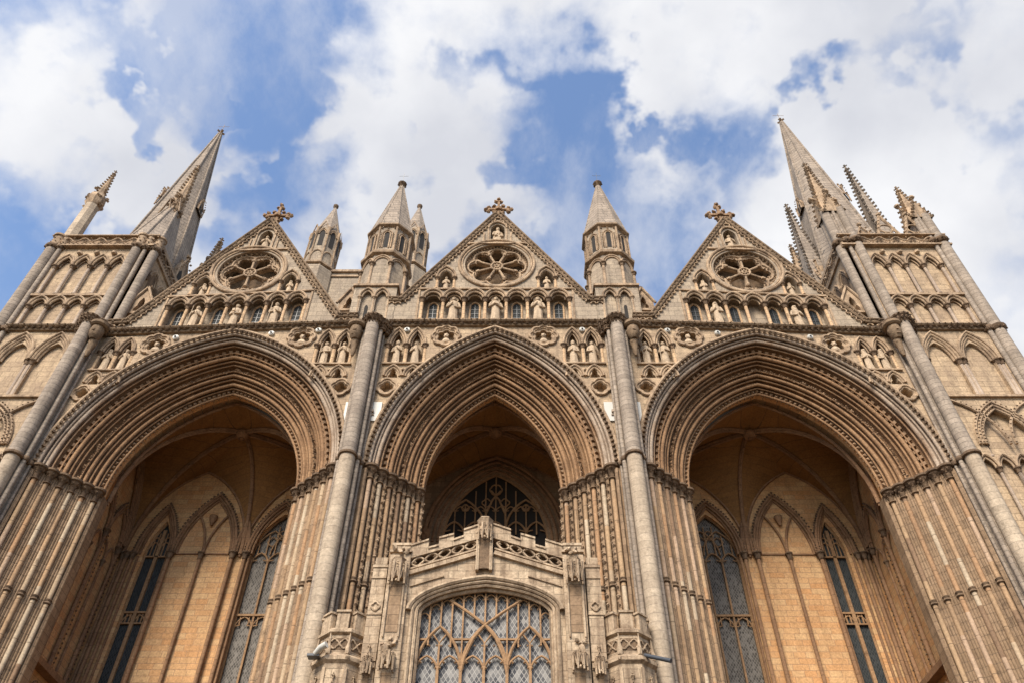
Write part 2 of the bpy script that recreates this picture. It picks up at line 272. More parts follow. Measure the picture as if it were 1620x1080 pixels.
class MB:
    def __init__(s, side=1, shear=0.0):
        s.v = []; s.f = []; s.n = 0; s.uv = None; s.side = side; s.marks = []
    def mark(s):
        """start a new piece: build() makes every marked piece an object of its own"""
        if not s.marks or s.marks[-1] != (len(s.v), len(s.f)): s.marks.append((len(s.v), len(s.f)))
    def add(s, V, F):
        V = np.asarray(V, float).reshape(-1, 3)
        o = s.n; s.v.append(V); s.n += len(V)
        s.f += [[a + o for a in f] for f in F]
    def box(s, x0, x1, y0, y1, z0, z1):
        V = [(x, y, z) for z in (z0, z1) for y in (y0, y1) for x in (x0, x1)]
        s.add(V, [(0, 2, 3, 1), (4, 5, 7, 6), (0, 1, 5, 4), (2, 6, 7, 3), (0, 4, 6, 2), (1, 3, 7, 5)])
    def bar(s, a, b, wx, wy=None, ref=(0, 1, 0)):
        a, b = np.array(a, float), np.array(b, float); wy = wy or wx
        d = (b - a); L_ = np.linalg.norm(d)
        if L_ < 1e-6: return
        d /= L_; r = np.array(ref, float); p = np.cross(d, r)
        if np.linalg.norm(p) < 1e-3: p = np.cross(d, (1, 0, 0))
        p /= np.linalg.norm(p); q = np.cross(p, d)
        V = [e + p * i * wx / 2 + q * j * wy / 2 for e in (a, b) for i, j in ((-1, -1), (1, -1), (1, 1), (-1, 1))]
        s.add(V, [(0, 1, 2, 3), (7, 6, 5, 4), (0, 4, 5, 1), (1, 5, 6, 2), (2, 6, 7, 3), (3, 7, 4, 0)])
    def tube(s, pts, r, n=8, closed=False, flat=1.0, cap=True):
        P = np.asarray(pts, float); m = len(P)
        if closed: T = np.roll(P, -1, 0) - np.roll(P, 1, 0)
        else: T = np.gradient(P, axis=0)
        T /= np.linalg.norm(T, axis=1)[:, None] + 1e-12
        ref = np.array((0, 1., 0))
        if abs(T @ ref).mean() > .8: ref = np.array((0, 0, 1.)) if abs(T[:, 2]).mean() < .5 else np.array((1., 0, 0))
        A = np.cross(T, ref); A /= np.linalg.norm(A, axis=1)[:, None] + 1e-12; B = np.cross(A, T)
        R = np.broadcast_to(np.asarray(r, float), (m,))
        a = np.arange(n) * 2 * PI / n
        V = P[:, None] + R[:, None, None] * (A[:, None] * np.cos(a)[None, :, None] + B[:, None] * np.sin(a)[None, :, None] * flat)
        F = [(i * n + j, i * n + (j + 1) % n, ((i + 1) % m) * n + (j + 1) % n, ((i + 1) % m) * n + j) for i in range(m if closed else m - 1) for j in range(n)]
        if not closed and cap: F += [tuple(range(n)), tuple((m - 1) * n + j for j in range(n - 1, -1, -1))]
        s.add(V, F)
    def lathe(s, x, y, prof, n=12, a0=0, sx=1, sy=1):
        pr = np.array(prof, float); a = a0 + np.arange(n) * 2 * PI / n; m = len(pr)
        V = np.stack([x + sx * pr[:, 0][:, None] * np.cos(a), y + sy * pr[:, 0][:, None] * np.sin(a), np.repeat(pr[:, 1][:, None], n, 1)], -1)
        F = [(i * n + j, i * n + (j + 1) % n, (i + 1) * n + (j + 1) % n, (i + 1) * n + j) for i in range(m - 1) for j in range(n)]
        F += [tuple(range(n - 1, -1, -1)), tuple((m - 1) * n + j for j in range(n))]
        s.add(V, F)
    def knob(s, p, r, sx=1, sy=1, sz=1, jit=.18, lo=False):
        V, F = OCT if lo else ICO
        k = V * (1 + np.array([[rnd.uniform(-jit, jit)] for _ in V]))
        s.add(k * (r * sx, r * sy, r * sz) + np.array(p, float), F)
    def grid(s, P, uv=None, cu_=False):
        P = np.asarray(P, float); a, b = P.shape[:2]
        F = [(i * b + j, i * b + j + 1, (i + 1) * b + j + 1, (i + 1) * b + j) for i in range(a - 1) for j in range(b - 1)]
        if cu_: F += [((a - 1) * b + j, (a - 1) * b + j + 1, j + 1, j) for j in range(b - 1)]
        if uv is not None:
            if s.uv is None: s.uv = []
            s.uv.append(np.asarray(uv).reshape(-1, 2))
        s.add(P.reshape(-1, 3), F)
    def plate(s, loops, y0, y1, back=False, side=True):
        """sheet in the xz plane with holes (loops[1:]), front at y0, reveals running back to y1"""
        vl = [[Vector((p[0], p[1], 0)) for p in l] for l in loops]
        tr = tessellate_polygon(vl); flat = [p for l in loops for p in l]
        s.add([(p[0], y0, p[1]) for p in flat], tr)
        if back: s.add([(p[0], y1, p[1]) for p in flat], tr)
        if side and y1 != y0:
            for l in loops:
                n = len(l)
                s.add([(p[0], y0, p[1]) for p in l] + [(p[0], y1, p[1]) for p in l], [(i, (i + 1) % n, n + (i + 1) % n, n + i) for i in range(n)])
    def build(s, name, mat, parent=None, smooth=True, label=None, kind=None, jit=0.0, origin=None):
        if not s.v: return None
        if s.marks:
            mk = s.marks + [(len(s.v), len(s.f))]
            if mk[0][0] > 0: mk = [(0, 0)] + mk
            base = np.concatenate([[0], np.cumsum([len(q) for q in s.v])]); first = None
            for (v0, f0_), (v1, f1_) in zip(mk[:-1], mk[1:]):
                if v1 == v0: continue
                p_ = MB(s.side); p_.v = s.v[v0:v1]; p_.f = [[i - int(base[v0]) for i in f] for f in s.f[f0_:f1_]]
                q = p_.build(name, mat, parent, smooth, label, kind, jit, origin); first = first or q
            return first
        V = np.concatenate(s.v)
        V[:, 0] *= s.side
        if jit: V += np.random.RandomState(len(V)).uniform(-jit, jit, V.shape)
        off = np.array(origin if origin is not None else (0, 0, 0), float)
        if parent is not None: off = off + np.array(parent.get('_o', (0, 0, 0)))
        me = bpy.data.meshes.new(name)
        me.from_pydata((V - off).tolist(), [], s.f)
        if s.uv is not None:
            U = np.concatenate(s.uv); ul = me.uv_layers.new(name='UVMap')
            li = np.zeros(len(me.loops), int); me.loops.foreach_get('vertex_index', li)
            ul.data.foreach_set('uv', U[li].reshape(-1))
        me.materials.append(M[mat] if isinstance(mat, str) else mat)
        if smooth:
            me.shade_smooth(); me.set_sharp_from_angle(angle=math.radians(38))
        me.update()
        o = bpy.data.objects.new(name, me); C.objects.link(o)
        o['_o'] = [float(q) for q in off]
        if parent is not None:
            o.parent = parent
            pl = np.array(parent['_o'])
            o.location = Vector(off - pl)
        else: o.location = Vector(off)
        if label: o['label'] = label
        if kind: o['kind'] = kind
        return o

def thing(name, label, cat, loc=(0, 0, 0), group=None):
    o = bpy.data.objects.new(name, None); C.objects.link(o); o.location = loc; o.empty_display_size = .2
    o['label'] = label; o['category'] = cat; o['_o'] = [float(q) for q in loc]
    if group: o['group'] = group
    return o
def tag(o, label, cat, group=None):
    o['label'] = label; o['category'] = cat
    if group: o['group'] = group
    return o

# ------------------------------------------------------------------ shapes
def arch2(xc, w_, zs, h, n=10, off=0.0):
    """pointed (or depressed) arch, left spring -> right spring, as xz points; off>0 shrinks it"""
    if h < w_ * .8:      # depressed arch: quick curve at the haunch, almost straight to the point
        L_ = [(xc - w_ * math.cos(t), zs + h * (.80 * math.sin(t) + .20 * (1 - math.cos(t)))) for t in np.linspace(0, PI / 2, n + 4)]
        return L_ + [(2 * xc - x, z) for x, z in L_[::-1][1:]]
    c = (h * h - w_ * w_) / (2 * w_); R = w_ + c - off
    t1 = math.acos(max(-1, min(1, -c / R)))
    L_ = [(xc + c + R * math.cos(a), zs + R * math.sin(a)) for a in np.linspace(PI, t1, n)]
    return L_ + [(2 * xc - x, z) for x, z in L_[::-1][1:]]
def foil(xc, zc, r, k, a0=0, lobe=.55, n=7, sx=1.0, sz=1.0):
    """k-foil outline"""
    d = r * (1 - lobe); rl = r * lobe
    # polar re-sample
    m = k * 8; res = []
    for q in range(m):
        a = a0 + q * 2 * PI / m
        best = 0
        for i in range(k):
            ai = a0 + i * 2 * PI / k; b = a - ai
            disc = rl * rl - (d * math.sin(b)) ** 2
            if disc >= 0: best = max(best, d * math.cos(b) + math.sqrt(disc))
        best = max(best, .25 * r)
        res.append((xc + sx * best * math.cos(a), zc + sz * best * math.sin(a)))
    return res
def circ(xc, zc, r, n=40): return [(xc + r * math.cos(a), zc + r * math.sin(a)) for a in np.arange(n) * 2 * PI / n]
def to3(P, y): return [(x, y, z) for x, z in P]
def niche_loop(xc, w_, z0, zs, h, n=6): return [(xc - w_, z0)] + arch2(xc, w_, zs, h, n) + [(xc + w_, z0)]
def tref_loop(xc, w_, z0, z1):
    h = z1 - z0
    P = [(-w_, 0), (-w_ * .95, h * .22), (-w_ * .55, h * .42), (-w_ * .62, h * .5), (-w_ * .5, h * .72), (-w_ * .15, h * .95), (0, h)]
    P = P + [(-x, z) for x, z in P[::-1][1:]]
    return [(xc + x, z0 + z) for x, z in P]
def scallop(x0, sp, n, zs, h, k=5, w_=None):
    P = []
    for i in range(n):
        P += arch2(x0 + sp * (i + .5), (w_ or sp / 2 - .04), zs, h, k)
    return P
def column(mb, x, y, z0, z1, r=.06, caps=None, n=8, capr=2.1, caph=.2):
    """free shaft with a moulded base (into mb) and a leafy capital (into caps)"""
    mb.mark()
    if caps is not None: caps.mark()
    mb.lathe(x, y, [(r * 1.7, z0), (r * 1.7, z0 + .05), (r * 1.2, z0 + .09), (r, z0 + .11), (r * .96, z1 - caph), (r * 1.3, z1 - caph + .02)], n)
    c = caps or mb
    c.lathe(x, y, [(r * 1.25, z1 - caph), (r * 1.15, z1 - caph + .04), (r * capr * .8, z1 - .07), (r * capr, z1 - .06), (r * capr * 1.05, z1 - .01), (r * capr * .9, z1)], 10)
    for i in range(6):
        a = i * PI / 3 + .3
        c.knob((x + math.cos(a) * r * capr * .72, y + math.sin(a) * r * capr * .72, z1 - .09), r * .5, lo=True)
def crocket_finial(mb, x, y, z, s):
    mb.lathe(x, y, [(s * .35, z - s), (s * .3, z), (s * .45, z + s * .2), (s * .2, z + s * .5), (s * .15, z + s)], 6)
    for i in range(4):
        a = i * PI / 2 + PI / 4
        mb.knob((x + math.cos(a) * s * .6, y + math.sin(a) * s * .6, z + s * .3), s * .38, lo=True)
    mb.knob((x, y, z + s * 1.1), s * .4, lo=True)
def spirelet(mb, x, y, z0, z1, w_, n=8, a0=None, croc=.35, cs=.09, cm=None, lean=True):
    a0 = PI / n if a0 is None else a0
    mb.lathe(x, y, [(w_, z0), (w_ * .04, z1)], n, a0)
    k = int((z1 - z0) / croc) if croc else 0
    cm = cm or mb
    for i in range(1, k):
        t = i / k
        for j in range(n if n <= 4 else n // 2):
            a = a0 + j * 2 * PI / (n if n <= 4 else n // 2)
            r = w_ * (1 - t * .96) + cs * .35
            cm.knob((x + r * math.cos(a), y + r * math.sin(a), z0 + (z1 - z0) * t), cs, lo=True)
    crocket_finial(cm, x, y, z1, cs * 1.5)

# ================================================================== ground
g = MB(); g.box(-400, 400, -400, 400, -.5, 0); g.build('ground', 'pave', kind='structure', smooth=False)

# ================================================================== west front
ZS = 18.32
front = thing('cathedral_front', 'huge weathered stone cathedral front with three deep pointed arches under three gables', 'cathedral')
BAYS = [dict(s=1, xc=0.0, w=4.30, h=6.72, c=True), dict(s=-1, xc=10.5, w=5.25, h=6.58), dict(s=1, xc=10.5, w=5.25, h=6.58)]
DW, DD = 1.80, 1.66          # how far the orders step in, and back

def arcframe(b, off, n):
    """points of the concentric arch at inset off, with tangent and inward normal"""
    w_, h = b['w'], b['h']; c = (h * h - w_ * w_) / (2 * w_); R = w_ + c - off
    t1 = math.acos(-c / R); th = np.linspace(PI, t1, n)
    x = b['xc'] + c + R * np.cos(th); z = ZS + R * np.sin(th)
    left = np.stack([x, z], -1); right = np.stack([2 * b['xc'] - x[::-1][1:], z[::-1][1:]], -1)
    nl = np.stack([-np.cos(th), -np.sin(th)], -1); nr = np.stack([-nl[::-1][1:, 0], nl[::-1][1:, 1]], -1)
    s = np.concatenate([R * (PI - th), R * (PI - t1) + R * (PI - t1) - R * (PI - th[::-1][1:])])
    return np.concatenate([left, right]), np.concatenate([nl, nr]), s

# section of the orders: rolls (r), hollows (h), flats (f) along the slanting line
PAT = [('r', .11), ('h', .05), ('r', .06), ('f', .03), ('r', .13), ('h', .06), ('r', .05), ('H', .17), ('r', .05), ('h', .05), ('r', .13), ('h', .05), ('r', .06), ('h', .08),
       ('r', .05), ('H', .15), ('r', .05), ('h', .06), ('r', .12), ('h', .05), ('r', .06), ('h', .08), ('r', .12), ('h', .05), ('r', .05), ('H', .12), ('r', .08)]
tot = sum(q for _, q in PAT)
def section(k=6):
    out = []; t = 0
    for kind, q in PAT:
        for i in range(k):
            u = (i + .5) / k * 2 - 1
            cc_ = math.sqrt(max(0, 1 - u * u))
            d = {'r': .52 * q * cc_ + .05, 'h': -1.25 * q * cc_ - .02, 'H': -.5 * q * cc_ - .07, 'f': 0}[kind]
            tt = (t + q * (i + .5) / k) / tot
            out.append((DW * tt + .707 * d, DD * tt - .707 * d, tt))
        t += q
    return [(0, .02, 0)] + out + [(DW, DD, 1)]
SEC = section()
def at(tt, d): return DW * tt + .707 * d, DD * tt - .707 * d

def place_teeth(mb, b, tt, d, spacing, size, kind):
    off, y = at(tt, d)
    P, Nn, S = arcframe(b, off, 60)
    L_ = S[-1]; k = int(L_ / spacing)
    for i in range(k):
        s0 = (i + .5) * L_ / k
        x = np.interp(s0, S, P[:, 0]); z = np.interp(s0, S, P[:, 1]); nx = np.interp(s0, S, Nn[:, 0]); nz = np.interp(s0, S, Nn[:, 1])
        l = math.hypot(nx, nz); nx /= l; nz /= l
        T = np.array((-nz, 0, nx)); Q = np.array((nx, 0, nz)) * .707 + np.array((0, -.707, 0)); B = np.array((nx, 0, nz)) * .707 + np.array((0, .707, 0))
        o = np.array((x, y, z)); a = spacing * .5
        if kind == 'cube':
            V = [o + T * i1 * size * .62 + B * j1 * size * .9 + Q * q1 for q1 in (-.05, size * .7) for i1, j1 in ((-1, -1), (1, -1), (1, 1), (-1, 1))]
            mb.add(V, [(4, 5, 6, 7), (0, 4, 7, 3), (1, 2, 6, 5), (0, 1, 5, 4), (3, 7, 6, 2)])
        elif kind == 'tooth':
            V = [o + T * a * .9 - B * size, o + T * a * .9 + B * size, o - T * a * .9 + B * size, o - T * a * .9 - B * size, o + Q * size * 1.3]
            mb.add(V, [(0, 1, 4), (1, 2, 4), (2, 3, 4), (3, 0, 4)])
        elif kind == 'leaf':
            for q in (-1, 1):
                mb.knob(o + T * q * a * .5 + B * rnd.uniform(-.6, .6) * size + Q * size * .5, size * rnd.uniform(.5, .8), jit=.35, lo=True)

for bi, b in enumerate(BAYS):
    s = b['s']; nm = 'archivolt'
    mb = MB(s)
    P0 = []; UV = []
    v = 0; prev = None
    for off, y, tt in SEC:
        P, _, S = arcframe(b, off, 44)
        P0.append(np.stack([P[:, 0], np.full(len(P), y), P[:, 1]], -1))
        UV.append(np.stack([S * (6.0 / S[-1]) * 2.4 , np.full(len(P), tt * 2.44)], -1))
    mb.grid(np.array(P0), np.array(UV))
    av = mb.build(nm, 'arch', front, label=('pointed central' if b.get('c') else 'rounder side') + ' arch of many rolls and hollows')
    # label mould with its running ornament
    mb = MB(s); P, _, _ = arcframe(b, -.10, 50); mb.tube([(x, -.07, z) for x, z in P], .085, 7)
    P, _, _ = arcframe(b, .02, 50); mb.tube([(x, -.03, z) for x, z in P], .06, 6)
    mb.build('hood_mould', 'trim', av)
    mb = MB(s); place_teeth(mb, b, -.035, .10, .21, .062, 'cube'); mb.build('crocket_band', 'dark', av)
    mb = MB(s); place_teeth(mb, b, .315, -.02, .27, .105, 'cube'); mb.build('dogtooth_band', 'archtrim', av)
    mb = MB(s); place_teeth(mb, b, .60, 0.0, .17, .09, 'leaf'); mb.build('foliage_band', 'archtrim', av)
    mb = MB(s); place_teeth(mb, b, .945, -.02, .19, .085, 'tooth'); place_teeth(mb, b, 1.0, .02, .19, .04, 'cube'); mb.build('chevron_band', 'archtrim', av)

# -- jambs: six shafts in each, with capitals, running from the ground to the springing
shaft_src = {}
def jamb(s, xo, dirx, strips):
    """xo = outer x of the jamb at the wall face; dirx = +1 if it steps in towards +x"""
    b = MB(s)
    n = 6; L_ = 2.44
    # stepped backing sheet with thin rolls between the shafts
    pts = []
    for i in range(n):
        for (t, d) in ((.0, .02), (.16, -.06), (.30, -.11), (.70, -.11), (.84, -.06)):
            tt = (i + t) / n
            pts.append(at(tt, d))
    pts.append(at(1, .03)); pts.append((DW, DD + .5))
    Z = [0, 14, ZS - .1]
    G = np.array([[(xo + dirx * o, y, z) for z in Z] for o, y in pts])
    b.grid(G)
    for i in range(n + 1):
        for q in ((0,) if strips else (-.22, 0, .22)):
            tt = (i + q * (1 if 0 < i < n else .6)) / n
            if tt < 0 or tt > 1: continue
            o, y = at(tt, .03 if strips else .01)
            b.lathe(xo + dirx * o, y, [(.065 if strips else .045, 0), (.065 if strips else .045, ZS - .2)], 6)
    jb = b.build('jamb', 'jamb', front, label='reveal with leaf bosses between its shafts' if strips else 'reveal with thin rolls between its shafts')
    if strips:
        lb = MB(s)
        for i in range(1, n + 1):
            o, y = at(i / n - .01, .11)
            z = 8.0 + rnd.random() * .2
            while z < ZS - .4:
                lb.knob((xo + dirx * o, y, z), .062, jit=.35, lo=True)
                lb.knob((xo + dirx * (o + .04), y + .02, z + .09), .04, jit=.3, lo=True); z += .29
        lb.build('leaf_bosses', 'trim', jb)
    for i in range(n):
        o, y = at((i + .5) / n, .035); x = xo + dirx * o
        sh = MB(1)
        rr = .078
        sh.lathe(0, 0, [(rr, 0), (rr, 13.93)], 10)
        sh.lathe(0, 0, [(rr, 14.07), (rr, ZS - .40)], 10)
        o_ = sh.build('shaft', 'shaft', jb); o_.location = Vector((s * x, y, 0))
        rg = MB(1); rg.lathe(0, 0, [(rr, 13.9), (rr * 1.65, 13.94), (rr * 1.3, 14.0), (rr * 1.65, 14.06), (rr, 14.1)], 10)
        q = rg.build('shaft_ring', 'dark', jb); q.location = Vector((s * x, y, 0))
        cp = MB(1)
        cp.lathe(0, 0, [(.085, ZS - .56), (.14, ZS - .54), (.14, ZS - .51), (.09, ZS - .48), (.12, ZS - .28), (.22, ZS - .15), (.19, ZS - .1)], 10)
        for k in range(7):
            a = k * 2 * PI / 7 + i
            cp.knob((.175 * math.cos(a), .175 * math.sin(a), ZS - .20 + rnd.uniform(-.03, .03)), .065, jit=.3, lo=True)
            cp.knob((.11 * math.cos(a + .4), .11 * math.sin(a + .4), ZS - .30), .045, jit=.3, lo=True)
        q = cp.build('capital', 'dark', jb); q.location = Vector((s * x, y, 0))
    ab = MB(s)
    for i in range(n):
        o, y = at((i + .5) / n, .035)
        ab.lathe(xo + dirx * o, y, [(.21, ZS - .13 - .002 * i), (.27, ZS - .09 - .002 * i), (.27, ZS - .02 - .002 * i), (.22, ZS + .01 - .002 * i), (.1, ZS + .012 - .002 * i)], 14)
        o, y = at(i / n + (.0 if i else .03), .0)
        ab.lathe(xo + dirx * o, y, [(.14, ZS - .10 - .002 * i), (.16, ZS - .06 - .002 * i), (.12, ZS - .02 - .002 * i)], 10)
    ab.build('abacus', 'dark', jb)
for s, xo, dx, st in ((1, -4.30, 1, True), (-1, -4.30, 1, True), (1, 5.25, 1, False), (1, 15.75, -1, False), (-1, 5.25, 1, False), (-1, 15.75, -1, False)):
    jamb(s, xo, dx, st)

# -- spandrel walls with their sunk niches
def hood(mb, xc, w_, zs, h, y, r, n=9, f=7):
    mb.tube(to3(arch2(xc, w_, zs, h, n), y), r, f)
def spandrel(b):
    s = b['s']; cent = b.get('c')
    W = MB(s); xc, w_ = b['xc'], b['w']
    P, _, _ = arcframe(b, .0, 40)
    if cent: x0, x1 = -4.75, 4.75
    else: x0, x1 = 4.75, 15.95
    top = lambda x: 25.38 - (0 if cent else .07 * (x - 5))
    outer = [(x0, ZS - .1)] + [(P[0][0], ZS - .1)] + [tuple(p) for p in P] + [(P[-1][0], ZS - .1), (x1, ZS - .1), (x1, top(x1)), (x0, top(x0))]
    if cent: prs = [(-3.87, -3.12, 23.15, 24.23, 25.14), (3.12, 3.87, 23.15, 24.23, 25.14)]; smalls = [(-4.03, 21.92, .40), (4.03, 21.92, .40)]; bigs = [(-1.96, 24.68, .55), (1.96, 24.68, .55)]
    else: prs = [(5.99, 6.70, 23.13, 24.2, 25.05), (14.56, 15.22, 22.8, 23.82, 24.58)]; smalls = [(5.76, 21.9, .40), (15.42, 21.6, .36)]; bigs = [(7.76, 24.62, .54), (13.5, 24.2, .54)]
    holes = []
    for (a, c_, z0, zc_, zt) in prs:
        hw = (c_ - a) / 2 - .07
        for x in (a, c_):
            holes.append(niche_loop(x, hw, z0 + .03, zc_ + .02, zt - zc_ - .14))
            holes.append(tref_loop(x + (.0), .19, z0 - .72, z0 - .24))
    for (x, z, r) in smalls: holes.append(foil(x, z, r * .62, 4, 0, .55))
    for (x, z, r) in bigs: holes.append(foil(x, z, r * .72, 6, PI / 6, .42))
    W.plate([outer] + holes, 0, .30)
    W.plate([outer], .30, .30, side=False)
    wall = W.build('spandrel_wall', 'ashlar', front)
    # niche recess lining (warmer, sheltered stone) is part of the same wall; now the carved frames
    F = MB(s); sh = MB(s); cp = MB(s)
    for (a, c_, z0, zc_, zt) in prs:
        hw = (c_ - a) / 2; F.mark()
        for x in (a, c_):
            F.mark(); hood(F, x, hw, zc_, zt - zc_, -.05, .05); hood(F, x, hw - .09, zc_, zt - zc_ - .12, .0, .045); hood(F, x, hw - .16, zc_, zt - zc_ - .2, .09, .035)
            hood(F, x, .34, z0 - .66, .56, -.05, .05); hood(F, x, .255, z0 - .66, .45, -.01, .045)
        F.box(a - hw - .1, c_ + hw + .1, -.10, .0, z0 - .05, z0 + .02)
        F.knob(((a + c_) / 2, -.06, z0 - .35), .07)
        for x in (a - hw, (a + c_) / 2, c_ + hw): column(sh, x, .03, z0 + .02, zc_ + .02, .065, cp, 8, 2.2, .22)
    fr = F.build('niche_frame', 'trim', wall); F = MB(s)
    for (x, z, r) in smalls:
        F.mark(); F.tube(to3(foil(x, z, r * 1.0, 4, 0, .62), -.05), .06, 6, closed=True); F.tube(to3(foil(x, z, r * .78, 4, 0, .6), -.01), .05, 6, closed=True)
    for (x, z, r) in bigs:
        F.mark(); F.tube(to3(foil(x, z, r * 1.02, 8, 0, .36), -.05), .065, 6, closed=True); F.tube(to3(foil(x, z, r * .86, 8, 0, .36), -.01), .045, 6, closed=True)
        F.tube(to3(foil(x, z, r * .72, 6, PI / 6, .42), .03), .04, 6, closed=True)
    F.build('foiled_circle', 'trim', wall)
    sh.build('shaft', 'niche', wall); cp.build('capital', 'dark', wall)
    for i, (x, z, r) in enumerate(bigs):
        B = MB(s); B.lathe(x, .12, [(.16, z - .30), (.2, z - .22), (.13, z - .06), (.07, z)], 8, sy=.8); B.knob((x, .06, z + .08), .12, .85, .9, 1.15, jit=.05)
        B.knob((x, .08, z + .13), .125, .95, .9, .9, jit=.08)
        B.build('carved_bust', 'statue', wall)
    return prs
PRS = [spandrel(b) for b in BAYS]

# screen above the springing is thick: its back face, and pier cores
for s_ in (0, 1, -1):
    B = MB(1 if s_ == 0 else s_)
    b = BAYS[0] if s_ == 0 else BAYS[2]
    P, _, _ = arcframe(b, DW, 30)
    x0, x1 = (-4.78, 4.78) if s_ == 0 else (4.78, 15.9)
    outer = [(x0, ZS - .1), (P[0][0], ZS - .1)] + [tuple(p) for p in P] + [(P[-1][0], ZS - .1), (x1, ZS - .1), (x1, 24.9), (x0, 24.9)]
    B.plate([outer], DD, DD + .22, back=True)
    P, _, _ = arcframe(b, DW - .30, 30)
    outer = [(x0, ZS - .1), (P[0][0], ZS - .1)] + [tuple(p) for p in P] + [(P[-1][0], ZS - .1), (x1, ZS - .1), (x1, 24.85), (x0, 24.85)]
    B.plate([outer], DD + .23, DD + .85, back=True)
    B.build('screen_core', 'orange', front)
for s in (1, -1):
    B = MB(s); B.box(2.52, 7.03, DD + .02, DD + .53, 0, ZS - .11); B.box(4.32, 5.23, .02, .6, 0, ZS - .11)
    B.box(13.97, 16.3, DD + .02, DD + .53, 0, ZS - .11); B.box(15.77, 16.4, .02, 1.6, 0, 25)
    B.build('pier', 'jamb', front, smooth=False)

# -- buttress shafts between the bays and at the outer corners of the screen
def buttress(s, p, outer):
    d = 1 if outer else 1
    B = MB(s)
    B.box(p - .40, p + .40, -.14, .02, 0, 24.85); B.box(p - .31, p + .31, -.40, .02, 0, 24.85)
    for dx, y, r in ((-.32, -.38, .08), (.32, -.38, .08), (-.40, -.12, .05), (.40, -.12, .05)):
        B.lathe(p + dx, y, [(r, 0), (r, 24.75)], 12)
    bt = B.build('buttress', 'roll', front, label='pale grey clustered buttress' )
    R = MB(s); r_ = .25 if outer else .265; R.lathe(p, -.56, [(r_ + .012, 0), (r_, ZS - .1)], 20); R.build('great_roll', 'rollpale', bt)
    R = MB(s); R.lathe(p, -.56, [(r_, ZS), (r_ - .012, 24.75)], 20); R.build('great_roll', 'roll', bt)
    K = MB(s)
    for x, y, r in ((p, -.56, .33), (p - .32, -.38, .13), (p + .32, -.38, .13), (p - .38, -.14, .12), (p + .38, -.14, .12)):
        K.lathe(x, y, [(r * .8, ZS - .14), (r, ZS - .10), (r, ZS - .02), (r * .85, ZS + .02)], 16)
    K.build('string_ring', 'dark', bt)
    K = MB(s)
    for x, y, r in ((p, -.52, .37), (p - .34, -.34, .24), (p + .34, -.34, .24), (p - .45, -.12, .24), (p + .45, -.12, .24)):
        K.lathe(x, y, [(r * .7, 24.62), (r * .75, 24.75), (r * .85, 24.95), (r * 1.1, 25.05), (r * 1.1, 25.13), (r * .9, 25.2)], 18)
        for i in range(14):
            a = i * 2 * PI / 14
            K.knob((x + math.cos(a) * r * .97, y + math.sin(a) * r * .97, 24.90), .085, jit=.45, lo=True)
            K.knob((x + math.cos(a + .2) * r * 1.08, y + math.sin(a + .2) * r * 1.08, 25.08), .06, jit=.45, lo=True)
            K.knob((x + math.cos(a + .1) * r * .85, y + math.sin(a + .1) * r * .85, 24.74), .05, jit=.45, lo=True)
    K.build('foliage_collar', 'dark', bt)
    # projecting head corbel with its round table and little shaft
    xg = p + .62 if not outer else p - .62
    if outer: xg = p - .45
    G = MB(s)
    G.lathe(xg, -.50, [(.30, 24.62), (.37, 24.68), (.37, 24.80), (.30, 24.86)], 20)
    G.lathe(xg, -.50, [(.13, 24.0), (.22, 24.15), (.26, 24.4), (.23, 24.62)], 12, sy=1.1)
    G.knob((xg, -.72, 24.32), .09); G.knob((xg - .09, -.70, 24.46), .055); G.knob((xg + .09, -.70, 24.46), .055)
    G.knob((xg, -.66, 24.16), .13, 1.2, .7, .7)
    G.knob((xg + .24, -.5, 24.4), .08, .5, 1, 1.3); G.knob((xg - .24, -.5, 24.4), .08, .5, 1, 1.3)
    G.lathe(xg, -.40, [(.05, 23.2), (.11, 23.45), (.10, 23.55), (.14, 23.8), (.17, 23.95), (.15, 24.05)], 10)
    for i in range(8): G.knob((xg + .13 * math.cos(i), -.40 + .13 * math.sin(i), 23.7 + .04 * i), .05, jit=.3, lo=True)
    G.build('head_corbel', 'sooty', bt)
for s in (1, -1):
    buttress(s, 4.845, False); buttress(s, 16.2, True)

# -- cornice at the foot of the gables
def cornice(s, x0, x1, z0, z1, n=40, y=0.0, parent=front):
    B = MB(s)
    zf = lambda x: z0 + (z1 - z0) * (x - x0) / (x1 - x0)
    pr = [(.0, -.02), (-.10, .0), (-.13, .05), (-.12, .12), (-.22, .14), (-.26, .20), (-.22, .26), (0, .30)]
    P = np.array([[(x, y + dy, zf(x) + dz) for x in np.linspace(x0, x1, 6)] for dy, dz in pr]); B.grid(P)
    o = B.build('cornice', 'sooty', parent)
    K = MB(s); k = int(abs(x1 - x0) / .235)
    for i in range(k):
        x = x0 + (x1 - x0) * (i + .5) / k
        K.knob((x, y - .17, zf(x) + .10), .092, 1.05, .9, .9, jit=.4, lo=True); K.knob((x + .11, y - .24, zf(x) + .2), .05, jit=.4, lo=True)
    K.build('leaf_bosses', 'dark', o)
cornice(1, -4.3, 4.3, 25.22, 25.22)
cornice(1, 5.45, 15.75, 25.2, 24.70); cornice(-1, 5.45, 15.75, 25.2, 24.70)

